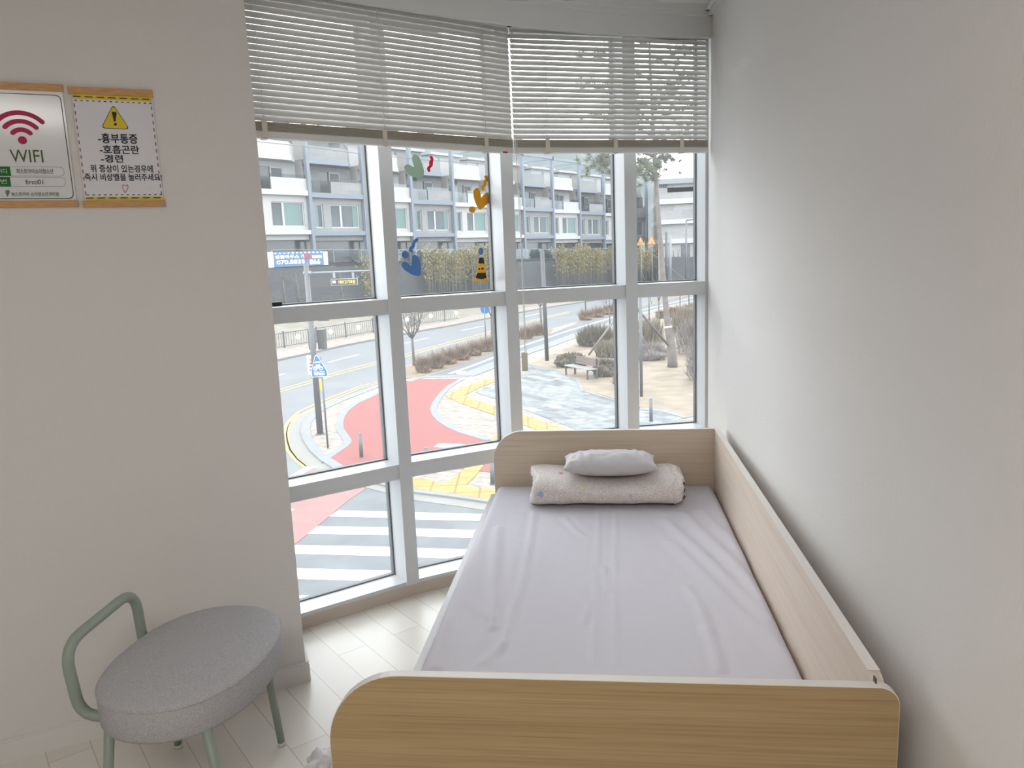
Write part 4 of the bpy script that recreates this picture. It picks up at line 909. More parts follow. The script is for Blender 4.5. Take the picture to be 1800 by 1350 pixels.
# ---- the terrace of houses: facade line and scale
HS = 3.5                                                       # metres from floor to floor
hpx = lambda x: 66.3 - 0.0478 * (x - 549)
P0 = at_dist(549, 413.8, HS * F / hpx(549)); P1 = at_dist(1057.6, 422.5, HS * F / hpx(1057.6))
FDIR = Vector((P1.x - P0.x, P1.y - P0.y, 0)).normalized(); FNR = Vector((-FDIR.y, FDIR.x, 0)); K = HS / 3.1
def fac_m(u, v, z): return Matrix(((FDIR.x, FNR.x, 0, P0.x + FDIR.x * u + FNR.x * v), (FDIR.y, FNR.y, 0, P0.y + FDIR.y * u + FNR.y * v), (0, 0, 1, z), (0, 0, 0, 1)))
ZF = lambda u: P0.z - 0.0195 * K * u / K
def on_fac(px, py, v):
    q = on_plane(px, py, P0 + FNR * v, FNR); return (q - P0).dot(FDIR), q.z
PIT = 5.9 * K
def house(white, label):
    r = thing('townhouse', label, 'house', mtx=Matrix.Identity(4), group='row of townhouses across the road')
    S = Matrix.Scale(K, 4)
    Wm = M['h_white'] if white else M['h_stone']; Bm = M['h_wbeam'] if white else M['h_beam']
    def part(name, m, boxes, parent=None):
        q = MB()
        for lo, hi in boxes: q.box(lo, hi, S)
        return q.build(name, m, parent or r)
    part('ground_floor_glazing', M['h_dark'], [((0.1, 1.0, -2.3), (5.8, 1.1, -0.4))])
    part('lintel', Wm, [((0.0, 0.25, -0.45), (5.75, 8, -0.03))])
    part('floor_beam', Bm, [((0.15, -0.15, -0.03), (5.72, 0.5, 0.32))])
    # second floor wall with openings
    part('wall', Wm, [((0, 0.2, 0.32), (0.15, 1, 3.05)), ((1.5, 0.2, 0.32), (2.3, 1, 3.05)), ((5.45, 0.2, 0.32), (5.9, 1, 3.05)), ((0.15, 0.2, 0.32), (0.65, 1, 3.05)), ((0.65, 0.2, 0.32), (1.5, 1, 0.60)), ((0.65, 0.2, 2.55), (1.5, 1, 3.05)), ((2.3, 0.2, 0.32), (5.45, 1, 0.60)), ((2.3, 0.2, 2.55), (5.45, 1, 3.05)),
                      ((0, 1.3, 3.05), (0.9, 1.7, 5.9)), ((1.5, 1.3, 3.05), (2.3, 1.7, 5.9)), ((3.3, 1.3, 3.05), (3.35, 1.7, 5.9)), ((3.35, 1.3, 3.05), (4.55, 1.7, 4.2)), ((4.55, 1.3, 3.05), (5.9, 1.7, 5.9)), ((0.9, 1.3, 5.35), (4.55, 1.7, 5.9)), ((0, 8, -2.3), (5.9, 8.2, 5.9))])
    part('party_wall', M['h_roof'], [((5.73, 0.5, 3.4), (5.88, 8, 5.9)), ((0.0, 1.1, -2.4), (0.12, 8, 5.9))])
    def win(x0, x1, z0, z1, y, split, curtain):
        fw = 0.09
        fr_ = part('window', M['h_frame'], [((x0, y, z0), (x0 + fw, y + 0.12, z1)), ((x1 - fw, y, z0), (x1, y + 0.12, z1)), ((x0, y, z0), (x1, y + 0.12, z0 + fw)), ((x0, y, z1 - fw), (x1, y + 0.12, z1))] + ([((split - 0.1, y, z0), (split + 0.1, y + 0.1, z1))] if split else []))
        part('pane', M['h_glass'], [((x0 + fw, y + 0.06, z0 + fw), (x1 - fw, y + 0.08, z1 - fw))], fr_)
        if curtain: o = part('curtain', M['h_curtain'], [((curtain[0], y + 0.045, z0 + fw), (curtain[1], y + 0.058, z1 - fw))], fr_)
    win(0.65, 1.5, 0.60, 2.55, 0.3, None, (0.75, 1.05)); 
    win(2.3, 5.45, 0.60, 2.55, 0.3, 3.45, (3.6, 5.3) if white else (4.8, 5.35)); win(3.35, 4.55, 4.2, 5.35, 1.35, None, None); win(0.9, 1.5, 3.45, 5.35, 1.35, None, (1.0, 1.2))
    part('balcony_door', M['h_dark'], [((2.3, 1.4, 3.45), (3.3, 1.5, 5.35))])
    part('floor_beam', Bm, [((0.15, -0.15, 3.05), (5.72, 1.3, 3.45))])
    part('balcony_wall', Wm, [((2.35, 0, 3.45), (5.75, 0.14, 4.40))])
    part('balcony_rail', M['h_rail'], [((2.35, 0.05, 4.40), (5.75, 0.08, 4.68)), ((0, 0.05, 3.45), (2.35, 0.08, 4.45))])
    q = MB(); ol = [(0.15, -0.1), (4.35, -0.1), (5.72, 1.2), (5.72, 8), (0.15, 8)]
    q.prism([S @ Vector((x, y, 5.75)) for x, y in ol], (0, 0, 0.38 * K)); q.build('floor_beam', Bm, r)
    q = MB(); oi = [(0.16, 0.0), (4.3, 0.0), (5.72, 1.3), (5.72, 1.45), (4.25, 0.15), (0.16, 0.15)]
    q.prism([S @ Vector((x, y, 6.13)) for x, y in oi], (0, 0, 1.05 * K)); q.build('terrace_wall', Wm, r)
    q = MB(); q.prism([S @ Vector((x, y + 0.05, 7.18)) for x, y in oi], (0, 0, 0.35 * K)); q.build('terrace_rail', M['h_rail'], r)
    part('penthouse', M['h_roof'] if not white else M['h_white'], [((0.9, 3.6, 6.1), (5.5, 8, 8.5))]); part('roof', M['h_wbeam'], [((0.7, 3.3, 8.5), (5.8, 8.2, 8.75))])
    part('column', M['h_beam'], [((5.74, -0.2, -2.4), (6.04, 0.15, 9.3))])
    part('pergola_beam', M['h_beam'], [((0.0, -0.3, 9.0), (5.9, -0.05, 9.3)), ((5.75, -0.3, 9.0), (6.0, 5.5, 9.3))])
    return r
WORDS = ['first', 'second', 'third', 'fourth', 'fifth', 'sixth', 'seventh', 'eighth', 'ninth', 'tenth', 'eleventh']
base = {}
for k in range(-1, 10):
    white = k in (-1, 1, 3, 4, 6, 8); lab = '%s townhouse across the road, %s in the row from the left' % ('white rendered' if white else 'grey stone-clad', WORDS[k + 1])
    mm = fac_m(k * PIT, 0, ZF(k * PIT))
    if white not in base:
        base[white] = house(white, lab); h_ = base[white]; h_.matrix_basis = mm
    else:
        h_ = copy_tree(base[white], mm); h_['label'] = lab
# ---- retaining wall and slope below the houses
rt = MB(); V = -2.6 * K
for k in range(-3, 10):
    u0, u1 = k * PIT, (k + 1) * PIT
    m_ = fac_m(0, 0, 0); zt_ = ZF(u0) - 2.35 * K
    rt.box((u0, V, -4.6), (u1, V + 0.5, zt_), m_); rt.box((u0, V, zt_ - 0.3), (u1, 9 * K, zt_), m_)
struct(rt.build('retaining_wall', M['slate']), 'dark stone retaining wall below the townhouses', 'wall')
sl_ = MB(); rows = [[], []]
for px, py in FARI[:-2]:
    a = g(px, py, G + 0.08); u = (a - P0).dot(FDIR); vv = (a - P0).dot(FNR)
    lim = V - 1.0
    if vv > lim: a += FNR * (lim - vv)
    rows[0].append(a); b = P0 + FDIR * u + FNR * V; rows[1].append(Vector((b.x, b.y, -2.2 - 0.0195 * u)))
sl_.grid(rows); struct(sl_.build('planted_bank', M['slope']), 'wintry planted bank below the retaining wall', 'bank')

# glass fence on top of the retaining wall
tf = thing('terrace_fence', 'pale glass fence on top of the dark retaining wall', 'fence', mtx=fac_m(0, V + 0.15, ZF(0) - 2.35 * K))
for k in range(-2, 18):
    q = MB(); u = k * 3.3; z_ = ZF(u) - 2.35 * K; q.box((u - 0.03, V + 0.12, z_), (u + 0.03, V + 0.18, z_ + 1.25), fac_m(0, 0, 0)); q.build('post', M['lpole'], tf)
q = MB()
for k in range(-2, 17): q.box((k * 3.3, V + 0.14, ZF(k * 3.3) - 2.35 * K + 0.08), (k * 3.3 + 3.3, V + 0.15, ZF(k * 3.3) - 2.35 * K + 1.2), fac_m(0, 0, 0))
q.build('glass_panels', M['h_rail'], tf)
q = MB()
for k in range(-2, 17): q.box((k * 3.3, V + 0.12, ZF(k * 3.3) - 2.35 * K + 1.2), (k * 3.3 + 3.3, V + 0.17, ZF(k * 3.3) - 2.35 * K + 1.25), fac_m(0, 0, 0))
q.build('top_rail', M['lpole'], tf)
# banner on the fence
BV = V - 0.05
def z2(x, y): return (455 + x / 8.571, 380 + y / 8.571)
def fpt(x, y, v=BV): return on_fac(*z2(x, y), v)
bu0, bz1 = fpt(210, 540); bu1, bz0 = fpt(985, 735)
bn = thing('banner', 'blue banner with a phone number on the fence of the houses', 'banner', P0 + FDIR * (bu0 + bu1) / 2 + FNR * BV + Vector((0, 0, bz0 - P0.z)))
q = MB(); q.box((bu0, BV, bz0), (bu1, BV + 0.03, bz1), fac_m(0, 0, 0)); q.build('cloth', M['banner'], bn)
q = MB(); q.box((fpt(130, 600)[0], BV, bz0), (bu0, BV + 0.03, bz1), fac_m(0, 0, 0)); q.build('white_end', M['white_print'], bn)
q = MB(); q.box((bu1, BV, bz0), (fpt(1035, 600)[0], BV + 0.03, bz1 - 0.1), fac_m(0, 0, 0)); q.build('white_end', M['white_print'], bn)
def flet(body, x0, y0, x1, y1, m, bold=0.0):
    a = fpt(x0, y1, BV - 0.03); b = fpt(x1, y0, BV - 0.03); o = Vector((P0.x, P0.y, 0)) + FNR * (BV - 0.03)
    return lettering(body, o, FDIR, Vector((0, 0, 1)), -FNR, a[0], b[0], a[1], b[1], M[m], bn, bold=bold)
flet('샘플하우스 개관', 245, 575, 765, 645, 'white_print', 0.02); flet('070.8835', 272, 655, 685, 728, 'white_print', 0.025); flet('866', 770, 650, 920, 725, 'white_print', 0.025)
flet('- - - - - - - - - - - -', 235, 548, 950, 560, 'white_print', 0.03)
q = MB(); cu_, cz_ = fpt(728, 598, BV - 0.05)
q.prism([Vector((P0.x, P0.y, 0)) + FDIR * (cu_ + 0.34 * cos(a)) + FNR * (BV - 0.05) + Vector((0, 0, cz_ + 0.24 * sin(a))) for a in [2 * pi * k / 14 for k in range(14)]], FNR * 0.02); q.build('red_spot', M['signred'], bn)
q = MB(); a = fpt(805, 635, BV - 0.05); b = fpt(945, 585, BV - 0.05); q.box((a[0], BV - 0.05, a[1]), (b[0], BV - 0.03, b[1]), fac_m(0, 0, 0)); q.build('pink_patch', M['pale_pink'], bn)

# ---- bamboo in front of the retaining wall
def bamboo_mesh(seed):
    random.seed(seed); q = MB()
    for s in range(7):
        x, y = random.uniform(-0.45, 0.45), random.uniform(-0.3, 0.3); h = random.uniform(3.9, 5.0); lx, ly = random.uniform(-0.25, 0.25), random.uniform(-0.2, 0.2)
        q.mi = 0; q.tube([(x, y, 0), (x + lx * 0.4, y + ly * 0.4, h * 0.5), (x + lx, y + ly, h)], [0.032, 0.028, 0.012], 5)
        q.mi = 1
        for n_ in range(110):
            t = random.triangular(0.25, 1.02, 0.92); p = Vector((x + lx * t, y + ly * t, h * t)); a = random.uniform(0, 6.28); rr_ = random.uniform(0.05, 0.45) * (1.1 - 0.4 * t)
            q.leaf(p + Vector((cos(a) * rr_, sin(a) * rr_, random.uniform(-0.15, 0.2))), Vector((cos(a) * 0.2, sin(a) * 0.2, random.uniform(-0.25, 0.1))), 0.045)
    o = q.build('bamboo', [M['bamboo'], M['bleaf']]); return o
BB = [bamboo_mesh(s) for s in (1, 2, 3, 4, 5)]
def bamboo_label(u): return 'yellowish bamboo clump in the row before the dark retaining wall'
bi = 0
for u in [11.0 + 1.02 * k for k in range(11)] + [34 + 1.15 * k for k in range(20)] + [19 + 1.3 * k for k in range(3)] + [57 + 1.1 * k for k in range(4)]:
    random.seed(900 + bi); src = BB[bi % 5]; o = src if bi < 5 else src.copy()
    if bi >= 5: COL.objects.link(o)
    pos = P0 + FDIR * u + FNR * (V - 1.8 + random.uniform(-0.4, 0.4)); zz = -2.3 - 0.0195 * u
    o.matrix_basis = Matrix.Translation((pos.x, pos.y, zz)) @ Matrix.Rotation(random.uniform(0, 6.28), 4, 'Z') @ Matrix.Scale(random.uniform(0.92, 1.12), 4)
    tag(o, bamboo_label(u), 'bamboo', 'bamboo clumps before the retaining wall'); bi += 1

# ---- grey stone house at the far right
gh = thing('stone_house', 'large pale grey stone house with white bands behind the pine', 'house', at_y(1200, 470, 118))
GYY = 118.0
def gpt(px, py, y=GYY): p = at_y(px, py, y); return p.x, p.z
def gbox(name, m, a, b, y0, y1, parent=gh):
    x0, zt_ = gpt(*a); x1, zb_ = gpt(*b); q = MB(); q.box((x0, y0, zb_), (x1, y1, zt_)); return q.build(name, m, parent)
gbox('wall', M['h_pale'], (1156, 331), (1239, 490), GYY, GYY + 14); gbox('upper_wall', M['h_pale'], (1173, 318), (1224, 336), GYY, GYY + 12)
gbox('white_band', M['h_wbeam'], (1156, 351), (1247, 355.5), GYY - 0.4, GYY + 14); gbox('white_band', M['h_wbeam'], (1156, 387), (1247, 391), GYY - 0.4, GYY + 14); gbox('white_band', M['h_wbeam'], (1156, 421), (1247, 425.5), GYY - 0.4, GYY + 14)
gbox('wall', M['h_pale'], (1239, 395), (1300, 490), GYY, GYY + 14)
gbox('roof', M['lpole'], (1158, 315.5), (1260, 319.5), GYY - 0.5, GYY + 13)
q = MB(); 
for k in range(5):
    x, z = gpt(1158 + k * 3.2, 333); q.box((x, GYY + 0.3, z), (x + 0.12, GYY + 0.5, z + 1.5))
q.build('terrace_posts', M['lpole'], gh); gbox('door', M['h_dark'], (1197, 430), (1213, 452), GYY - 0.05, GYY + 0.1)
# dark slope wall in front of it
q = MB(); y_ = 108
q.prism([at_y(px, py, y_) for px, py in ((1166, 500), (1166, 454), (1180, 451.5), (1221, 451.5), (1250, 470), (1330, 512), (1330, 540), (1166, 540))], (0, 1.0, 0)); struct(q.build('stone_retaining_wall', M['slate']), 'dark sloping wall below the pale stone house', 'wall')
wf = thing('wall_fence', 'thin post fence on the dark sloping wall', 'fence', at_y(1200, 452, 108.4))
for px, py, h in ((1184, 452, 12), (1192, 452, 13), (1203, 452, 12), (1220, 452, 15), (1231, 458, 13), (1236, 462, 13), (1241, 465, 12)):
    q = MB(); a = at_y(px, py + 2, 108.4); b = at_y(px, py - h, 108.4); b.x = a.x; q.tube([a, b], 0.05, 6); q.build('post', M['pole'], wf)

# ---- hill
hm_ = MB(); hm_.smooth = True; rows = []
def hill_top(px):
    pts = [(-400, 210), (400, 222), (900, 250), (1000, 262), (1046, 268), (1085, 285), (1120, 306), (1165, 318), (1215, 330), (1250, 334), (1400, 345), (1800, 350)]
    for (a, b), (c, d) in zip(pts, pts[1:]):
        if a <= px <= c: return b + (d - b) * (px - a) / (c - a)
    return 340
for j in range(13):
    t = j / 12; row = []
    for i in range(111):
        px = -400 + 20 * i; top_ = at_y(px, hill_top(px), 330); z = -6 + (top_.z + 6) * sin(t * pi / 2); k = 0.72 + 0.28 * t
        row.append(Vector((top_.x * k, 330 * k, z + (3.2 * noise.noise(Vector((top_.x * .09, j * 1.3, 0))) + 2.2 * noise.noise(Vector((top_.x * .3, j * 2.7, 4)))) * (t > 0))))
    rows.append(row)
hm_.grid(rows); tag(hm_.build('wooded_hill', M['hill']), 'hazy wooded hill behind the townhouses', 'hill', None, 'structure')

# ---- pine
BASE = g(1182, 645, G + SW + 0.02)
pine = thing('pine_tree', 'tall pine with bare leaning trunk on the dry lawn', 'tree', BASE)
PD = (BASE - CAM).dot(CF)
trunk = [at_dist(px, py, PD + 0.0 * i) for i, (px, py) in enumerate([(1182, 647), (1182, 632), (1181, 612), (1176, 585), (1171, 545), (1167, 500), (1163, 450), (1158, 390), (1154.5, 340), (1152, 300), (1150, 250), (1146, 190), (1143, 120), (1141, 60), (1140, 20)])]
trunk[0] = BASE.copy()
q = MB(); rads = [0.235, 0.22, 0.205, 0.175, 0.13, 0.12, 0.112, 0.105, 0.095, 0.088, 0.08, 0.07, 0.06, 0.05, 0.03]
q.tube(trunk, rads, 14); tr = q.build('trunk', M['bark'], pine)
q = MB(); q.tube([at_dist(px, 576, PD) for px in (1171, 1178)], 0.01, 4); q.bm.clear(); q.tube([trunk[3] + (trunk[4] - trunk[3]) * 0.22, trunk[3] + (trunk[4] - trunk[3]) * 0.28], 0.172, 14); q.build('tree_tie', M['white_print'], pine)
random.seed(21); TIPS = []
BR = [((1154, 318), [(1140, 305), (1125, 308), (1108, 306)]), ((1140, 308), [(1136, 298), (1146, 292)]), ((1153, 305), [(1120, 286), (1085, 282), (1055, 292)]), ((1151, 275), [(1110, 262), (1070, 270), (1042, 290)]), ((1150, 255), [(1180, 238), (1215, 240)]),
      ((1150, 240), [(1100, 215), (1050, 205)]), ((1148, 210), [(1200, 190), (1238, 180)]), ((1146, 190), [(1090, 165), (1030, 150)]), ((1145, 165), [(1195, 140), (1250, 130)]), ((1144, 140), [(1090, 115), (1040, 95)]), ((1143, 110), [(1200, 90), (1255, 80)]), ((1142, 80), [(1090, 62), (1050, 50)]), ((1141, 55), [(1190, 35), (1230, 20)]), ((1140, 30), [(1120, 10), (1105, -15)]), ((1152, 282), [(1163, 274), (1170, 283)]), ((1150, 225), [(1120, 190), (1095, 188)]), ((1147, 200), [(1170, 170), (1190, 165)])]
q = MB()
for (b0, pts) in BR:
    dd = PD; P = [at_dist(*b0, PD)]; off = random.uniform(-1.4, 1.4)
    for i, p in enumerate(pts): P.append(at_dist(p[0], p[1], PD + off * (i + 1)))
    q.tube(P, [0.07] + [0.05 - 0.012 * i for i in range(len(pts))], 6)
    for a, b in zip(P[0:], P[1:]):
        for t in (0.35, 0.7, 1.0):
            if (a is P[0] and t < 0.6): continue
            TIPS.append(a.lerp(b, t))
q.build('branches', M['bark'], pine)
q = MB()
for t in TIPS:
    for k in range(7):
        c = t + Vector((random.gauss(0, 0.40), random.gauss(0, 0.40), random.gauss(0.12, 0.26)))
        for n_ in range(46):
            d = Vector((random.gauss(0, 1), random.gauss(0, 1), random.gauss(0.3, 0.8))).normalized() * random.uniform(0.16, 0.34); q.blade(c + d * 0.1, d, 0.013)
q.build('needles', M['needle'], pine, fix=False); 
# props of the trees
def rod(name, label, cat, a, b, r, m, group=None):
    q = MB(); q.tube([a, b], r, 8); return tag(q.build(name, M[m], origin=a), label, cat, group)
rod('prop_pole', 'slanting pale prop pole behind the bench', 'prop', at_dist(1034.6, 624, 39.5), at_dist(1082, 560, 38.5), 0.055, 'prop')
rod('prop_pole', 'dark slanting prop pole leaning against the pine trunk', 'prop', at_dist(1175, 607, PD - 0.4), at_dist(1120, 543, PD - 2.0), 0.06, 'bark2')
rod('prop_pole', 'short white slanting prop at the left of the lawn window', 'prop', g(1138, 613, G + SW + 0.02), at_dist(1124, 582, 41), 0.06, 'prop')
rod('guy_rope', 'pale guy line slanting down left of the pine', 'rope', g(1146, 535), at_dist(1119, 445, 60), 0.022, 'prop'); rod('guy_rope', 'long pale guy line crossing behind the pine trunk', 'rope', g(1240, 520), at_dist(1122, 426, 60), 0.022, 'prop')

# ---- poles, signs and bollards
def bollard(base_, top_y, label, z=G + SW + 0.01):
    a = g(*base_, z); D = (a - CAM).dot(CF); t = at_dist(base_[0], top_y, D); h = t.z - a.z
    q = MB(); q.tube([a, a + Vector((0, 0, h - 0.02))], 0.055, 14); q.tube([a + Vector((0, 0, h - 0.02)), a + Vector((0, 0, h))], [0.055, 0.035], 14); q.tube([a, a + Vector((0, 0, 0.02))], 0.075, 14)
    return tag(q.build('bollard', M['pole'], origin=a), label, 'bollard', 'steel bollards at the corner')
bollard((635.5, 804), 760, 'grey steel bollard on the red path near the bicycle sign'); bollard((751, 830), 785, 'grey bollard top just above the low transom of the sticker bay')
bollard((866, 851), 806, 'grey bollard beside the bed head at the yellow paving'); bollard((1144.5, 741), 699, 'pale grey bollard at the edge of lawn and plaza')
# traffic mast
mb_ = g(563, 763, G + SW); MDp = (mb_ - CAM).dot(CF)
mast = thing('traffic_mast', 'grey steel mast with boxes and a long thin arm at the corner', 'mast', mb_)
mt_z = at_dist(547, 462, MDp).z
q = MB(); q.tube([mb_, Vector((mb_.x, mb_.y, mt_z))], [0.105, 0.075], 16); q.build('pole', M['pole'], mast)
q = MB(); q.tube([mb_, mb_ + Vector((0, 0, 0.03))], 0.16, 14); q.build('base_plate', M['pole'], mast)
az = at_dist(548, 479, MDp).z; adir = (at_dist(660, 479.5, MDp) - at_dist(548, 479, MDp)); adir.z = 0; adir.normalize()
q = MB(); A0 = Vector((mb_.x, mb_.y, az)); q.tube([A0, A0 + adir * 2.6], [0.03, 0.02], 10); q.tube([A0 - adir * 0.1, A0 + adir * 0.16], 0.055, 10); q.build('arm', M['lpole'], mast)
def bbox(name, m, x0, y0, x1, y1, d, dep, parent):
    a = at_dist(x0, y1, d); b = at_dist(x1, y0, d); c = (a + b) / 2; w = (b - a).dot(CR) / 2; h = (b.z - a.z) / 2
    mm = Matrix.Translation(c) @ Matrix.Rotation(math.atan2(CR.y, CR.x), 4, 'Z'); q = MB(); q.box((-w, 0, -h), (w, dep, h), mm); return q.build(name, m, parent)
bbox('control_box', M['pole'], 541.5, 580, 551, 615, MDp - 0.25, 0.3, mast); bbox('control_box', M['dpole'], 558, 579, 570, 615, MDp - 0.25, 0.3, mast)
bbox('notice_board', M['white_print'], 540, 624, 559, 659, MDp - 0.15, 0.02, mast); bbox('notice_heading', M['banner'], 540, 624, 559, 628, MDp - 0.18, 0.02, mast)
for k in range(4): bbox('notice_line', M['signred'], 544, 631 + 6 * k, 551, 634 + 6 * k, MDp - 0.18, 0.02, mast)
bbox('lime_strip', M['lime'], 546, 660, 567, 665.5, MDp - 0.15, 0.02, mast); bbox('yellow_call_box', M['yellow'], 561.5, 671, 566.5, 686, MDp - 0.15, 0.05, mast)
bbox('name_plate', M['pole'], 559, 559, 578, 565, MDp - 0.15, 0.03, mast)
# sign board hanging from the arm
hd = (A0 - CAM).dot(CF) - 0.05
hs = thing('hanging_sign', 'small dark sign with yellow writing hanging from the mast arm', 'sign', at_dist(605, 503, hd))
bbox('sign_frame', M['lpole'], 581.5, 488.5, 628.5, 502.5, hd, 0.06, hs); bbox('sign_panel', M['black'], 582.8, 489.8, 627, 501.2, hd - 0.012, 0.02, hs)
for px in (587, 620.5): bbox('bracket', M['lpole'], px - 2, 479, px + 2, 489, hd, 0.03, hs)
so0 = at_dist(595.5, 499.3, hd - 0.03); so1 = at_dist(624.5, 491.7, hd - 0.03); axx = Vector((CR.x, CR.y, 0)).normalized()
lettering('대바고기마을', Vector((so0.x, so0.y, 0)), axx, Vector((0, 0, 1)), -Vector((CF.x, CF.y, 0)), 0, (so1 - so0).dot(axx), so0.z, so1.z, M['yellow'], hs)
bbox('sign_mark', M['white_print'], 584.5, 493.5, 590, 498, hd - 0.03, 0.01, hs)
# bicycle sign
bs_ = g(576.5, 788, G + SW); bd_ = (bs_ - CAM).dot(CF)
bsn = thing('bicycle_sign', 'blue triangular bicycle sign on a thin pole', 'sign', bs_)
q = MB(); q.tube([bs_, Vector((bs_.x, bs_.y, at_dist(566, 624, bd_).z))], 0.028, 10); q.build('pole', M['pole'], bsn)
SO = at_dist(564.3, 640, bd_); SO = Vector((bs_.x, bs_.y, SO.z)) - Vector((CF.x, CF.y, 0)).normalized() * 0.05
pxm = bd_ / F; OFFX = (at_dist(564.3, 640, bd_) - SO).dot(axx)
def spt(x, y): return SO + axx * (OFFX + (x - 696) / 8.571 * pxm) + Vector((0, 0, -(y - 771) / 8.571 * pxm))
nf = -Vector((CF.x, CF.y, 0)).normalized()
def sgn(name, m, polys, d):
    q = MB()
    for p in polys: q.prism([spt(*c) + nf * d for c in p], nf * 0.004)
    return q.build(name, M[m], bsn)
TRI = [(696, 603), (715, 612), (840, 840), (848, 930), (608, 930), (604, 840), (678, 612)]
sgn('sign_border', 'white_print', [TRI], 0.0); sgn('sign_plate', 'blue', [[(696 + (x - 696) * 0.94, 775 + (y - 775) * 0.955) for x, y in TRI]], 0.005)
def ringp(cx, cy, r0, r1, n=18):
    return [[(cx + r1 * cos(2 * pi * k / n), cy + r1 * sin(2 * pi * k / n)), (cx + r1 * cos(2 * pi * (k + 1) / n), cy + r1 * sin(2 * pi * (k + 1) / n)), (cx + r0 * cos(2 * pi * (k + 1) / n), cy + r0 * sin(2 * pi * (k + 1) / n)), (cx + r0 * cos(2 * pi * k / n), cy + r0 * sin(2 * pi * k / n))] for k in range(n)]
def bar(x0, y0, x1, y1, w):
    dx, dy = x1 - x0, y1 - y0; l = math.hypot(dx, dy); a, b = -dy / l * w, dx / l * w; return [(x0 + a, y0 + b), (x1 + a, y1 + b), (x1 - a, y1 - b), (x0 - a, y0 - b)]
sgn('bicycle_symbol', 'white_print', ringp(670, 800, 20, 31) + ringp(752, 800, 20, 31) + [bar(670, 800, 690, 750, 4), bar(690, 752, 732, 752, 4), bar(732, 745, 752, 800, 4), bar(690, 752, 710, 795, 4), bar(710, 795, 732, 752, 4), bar(710, 795, 670, 800, 4), bar(682, 742, 700, 742, 4), bar(728, 742, 745, 738, 4)], 0.010)
sgn('sign_line', 'white_print', [bar(638, 852, 800, 852, 3), bar(665, 708, 748, 708, 8)], 0.010)
a = spt(645, 903); b = spt(800, 868); lettering('자전거횡단도', a + nf * 0.012 - Vector((0, 0, a.z)), axx, Vector((0, 0, 1)), nf, 0, (b - a).dot(axx), a.z, b.z, M['white_print'], bsn, bold=0.004)
# round blue sign beyond the verge
rb = g(854.7, 612, G + SW); rd = (rb - CAM).dot(CF); rs = thing('round_sign', 'round blue road sign on a thin pole at the verge', 'sign', rb)
q = MB(); q.tube([rb, Vector((rb.x, rb.y, at_dist(853, 540, rd).z))], 0.035, 8); q.build('pole', M['pole'], rs)
q = MB(); c_r = at_dist(852.5, 543.5, rd - 0.08); q.prism([c_r + axx * 0.27 * cos(a) + Vector((0, 0, 0.27 * sin(a))) for a in [2 * pi * k / 24 for k in range(24)]], nf * 0.02); q.build('disc', M['blue'], rs)
# lamp poles and thin posts
def post(name, label, cat, base_, top_, r, m, z=G + SW, arm=None, rt_=None):
    a = g(*base_, z); D = (a - CAM).dot(CF); t = at_dist(*top_, D); q = MB(); b = Vector((a.x + (t.x - a.x) * 0.5, a.y, t.z)); q.tube([a, b], [r, rt_ or r], 10)
    if not arm: return tag(q.build(name, M[m], origin=a), label, cat)
    r_o = thing(name, label, cat, a); q.build('pole', M[m], r_o); q = MB(); q.tube([b, at_dist(*arm, D)], [r * 0.7, r * 0.5], 8); q.build('arm', M[m], r_o); return r_o
post('lamp_post', 'dark straight lamp post left of the bench', 'lamp post', (961.7, 634), (953, 440), 0.10, 'dpole', G + SW + 0.02)
post('lamp_post', 'grey lamp post beside the third mullion on the lawn', 'lamp post', (1127.5, 697), (1124, 500), 0.06, 'pole', G + SW + 0.02)
post('street_lamp', 'thin street lamp with a side arm before the stone house', 'street lamp', (1205.5, 507), (1205.5, 388), 0.13, 'pole', G, (1233, 384), 0.1)
up = post('utility_pole', 'pale concrete utility pole right of the pine', 'pole', (1177.5, 508), (1177.5, 414), 0.24, 'lpole', G, None, 0.17)
tpu = thing('transformer_pole', 'dark pole with cross arms and transformers beside the pine', 'pole', g(1172, 509))
dtp = (g(1172, 509) - CAM).dot(CF); q = MB(); a = g(1172, 509); q.tube([a, Vector((a.x, a.y, at_dist(1172, 408, dtp).z))], 0.17, 8); q.build('pole', M['dpole'], tpu)
for yy in (421, 427): bbox('cross_arm', M['dpole'], 1166, yy - 0.7, 1180, yy + 0.7, dtp, 0.2, tpu)
post('thin_post', 'thin grey post behind the lawn, leftmost of the three beyond the pine window', 'post', (1141, 564), (1140, 508), 0.045, 'pole'); post('thin_post', 'thin post at the edge of the lawn right of the pine trunk', 'post', (1195.3, 542), (1195, 505), 0.045, 'pole'); post('thin_post', 'rightmost thin post beyond the russet bush', 'post', (1211, 538), (1210, 500), 0.05, 'pole')
post('thin_post', 'thin post standing on the far verge before the road', 'post', (1030, 556), (1027, 500), 0.05, 'pole')
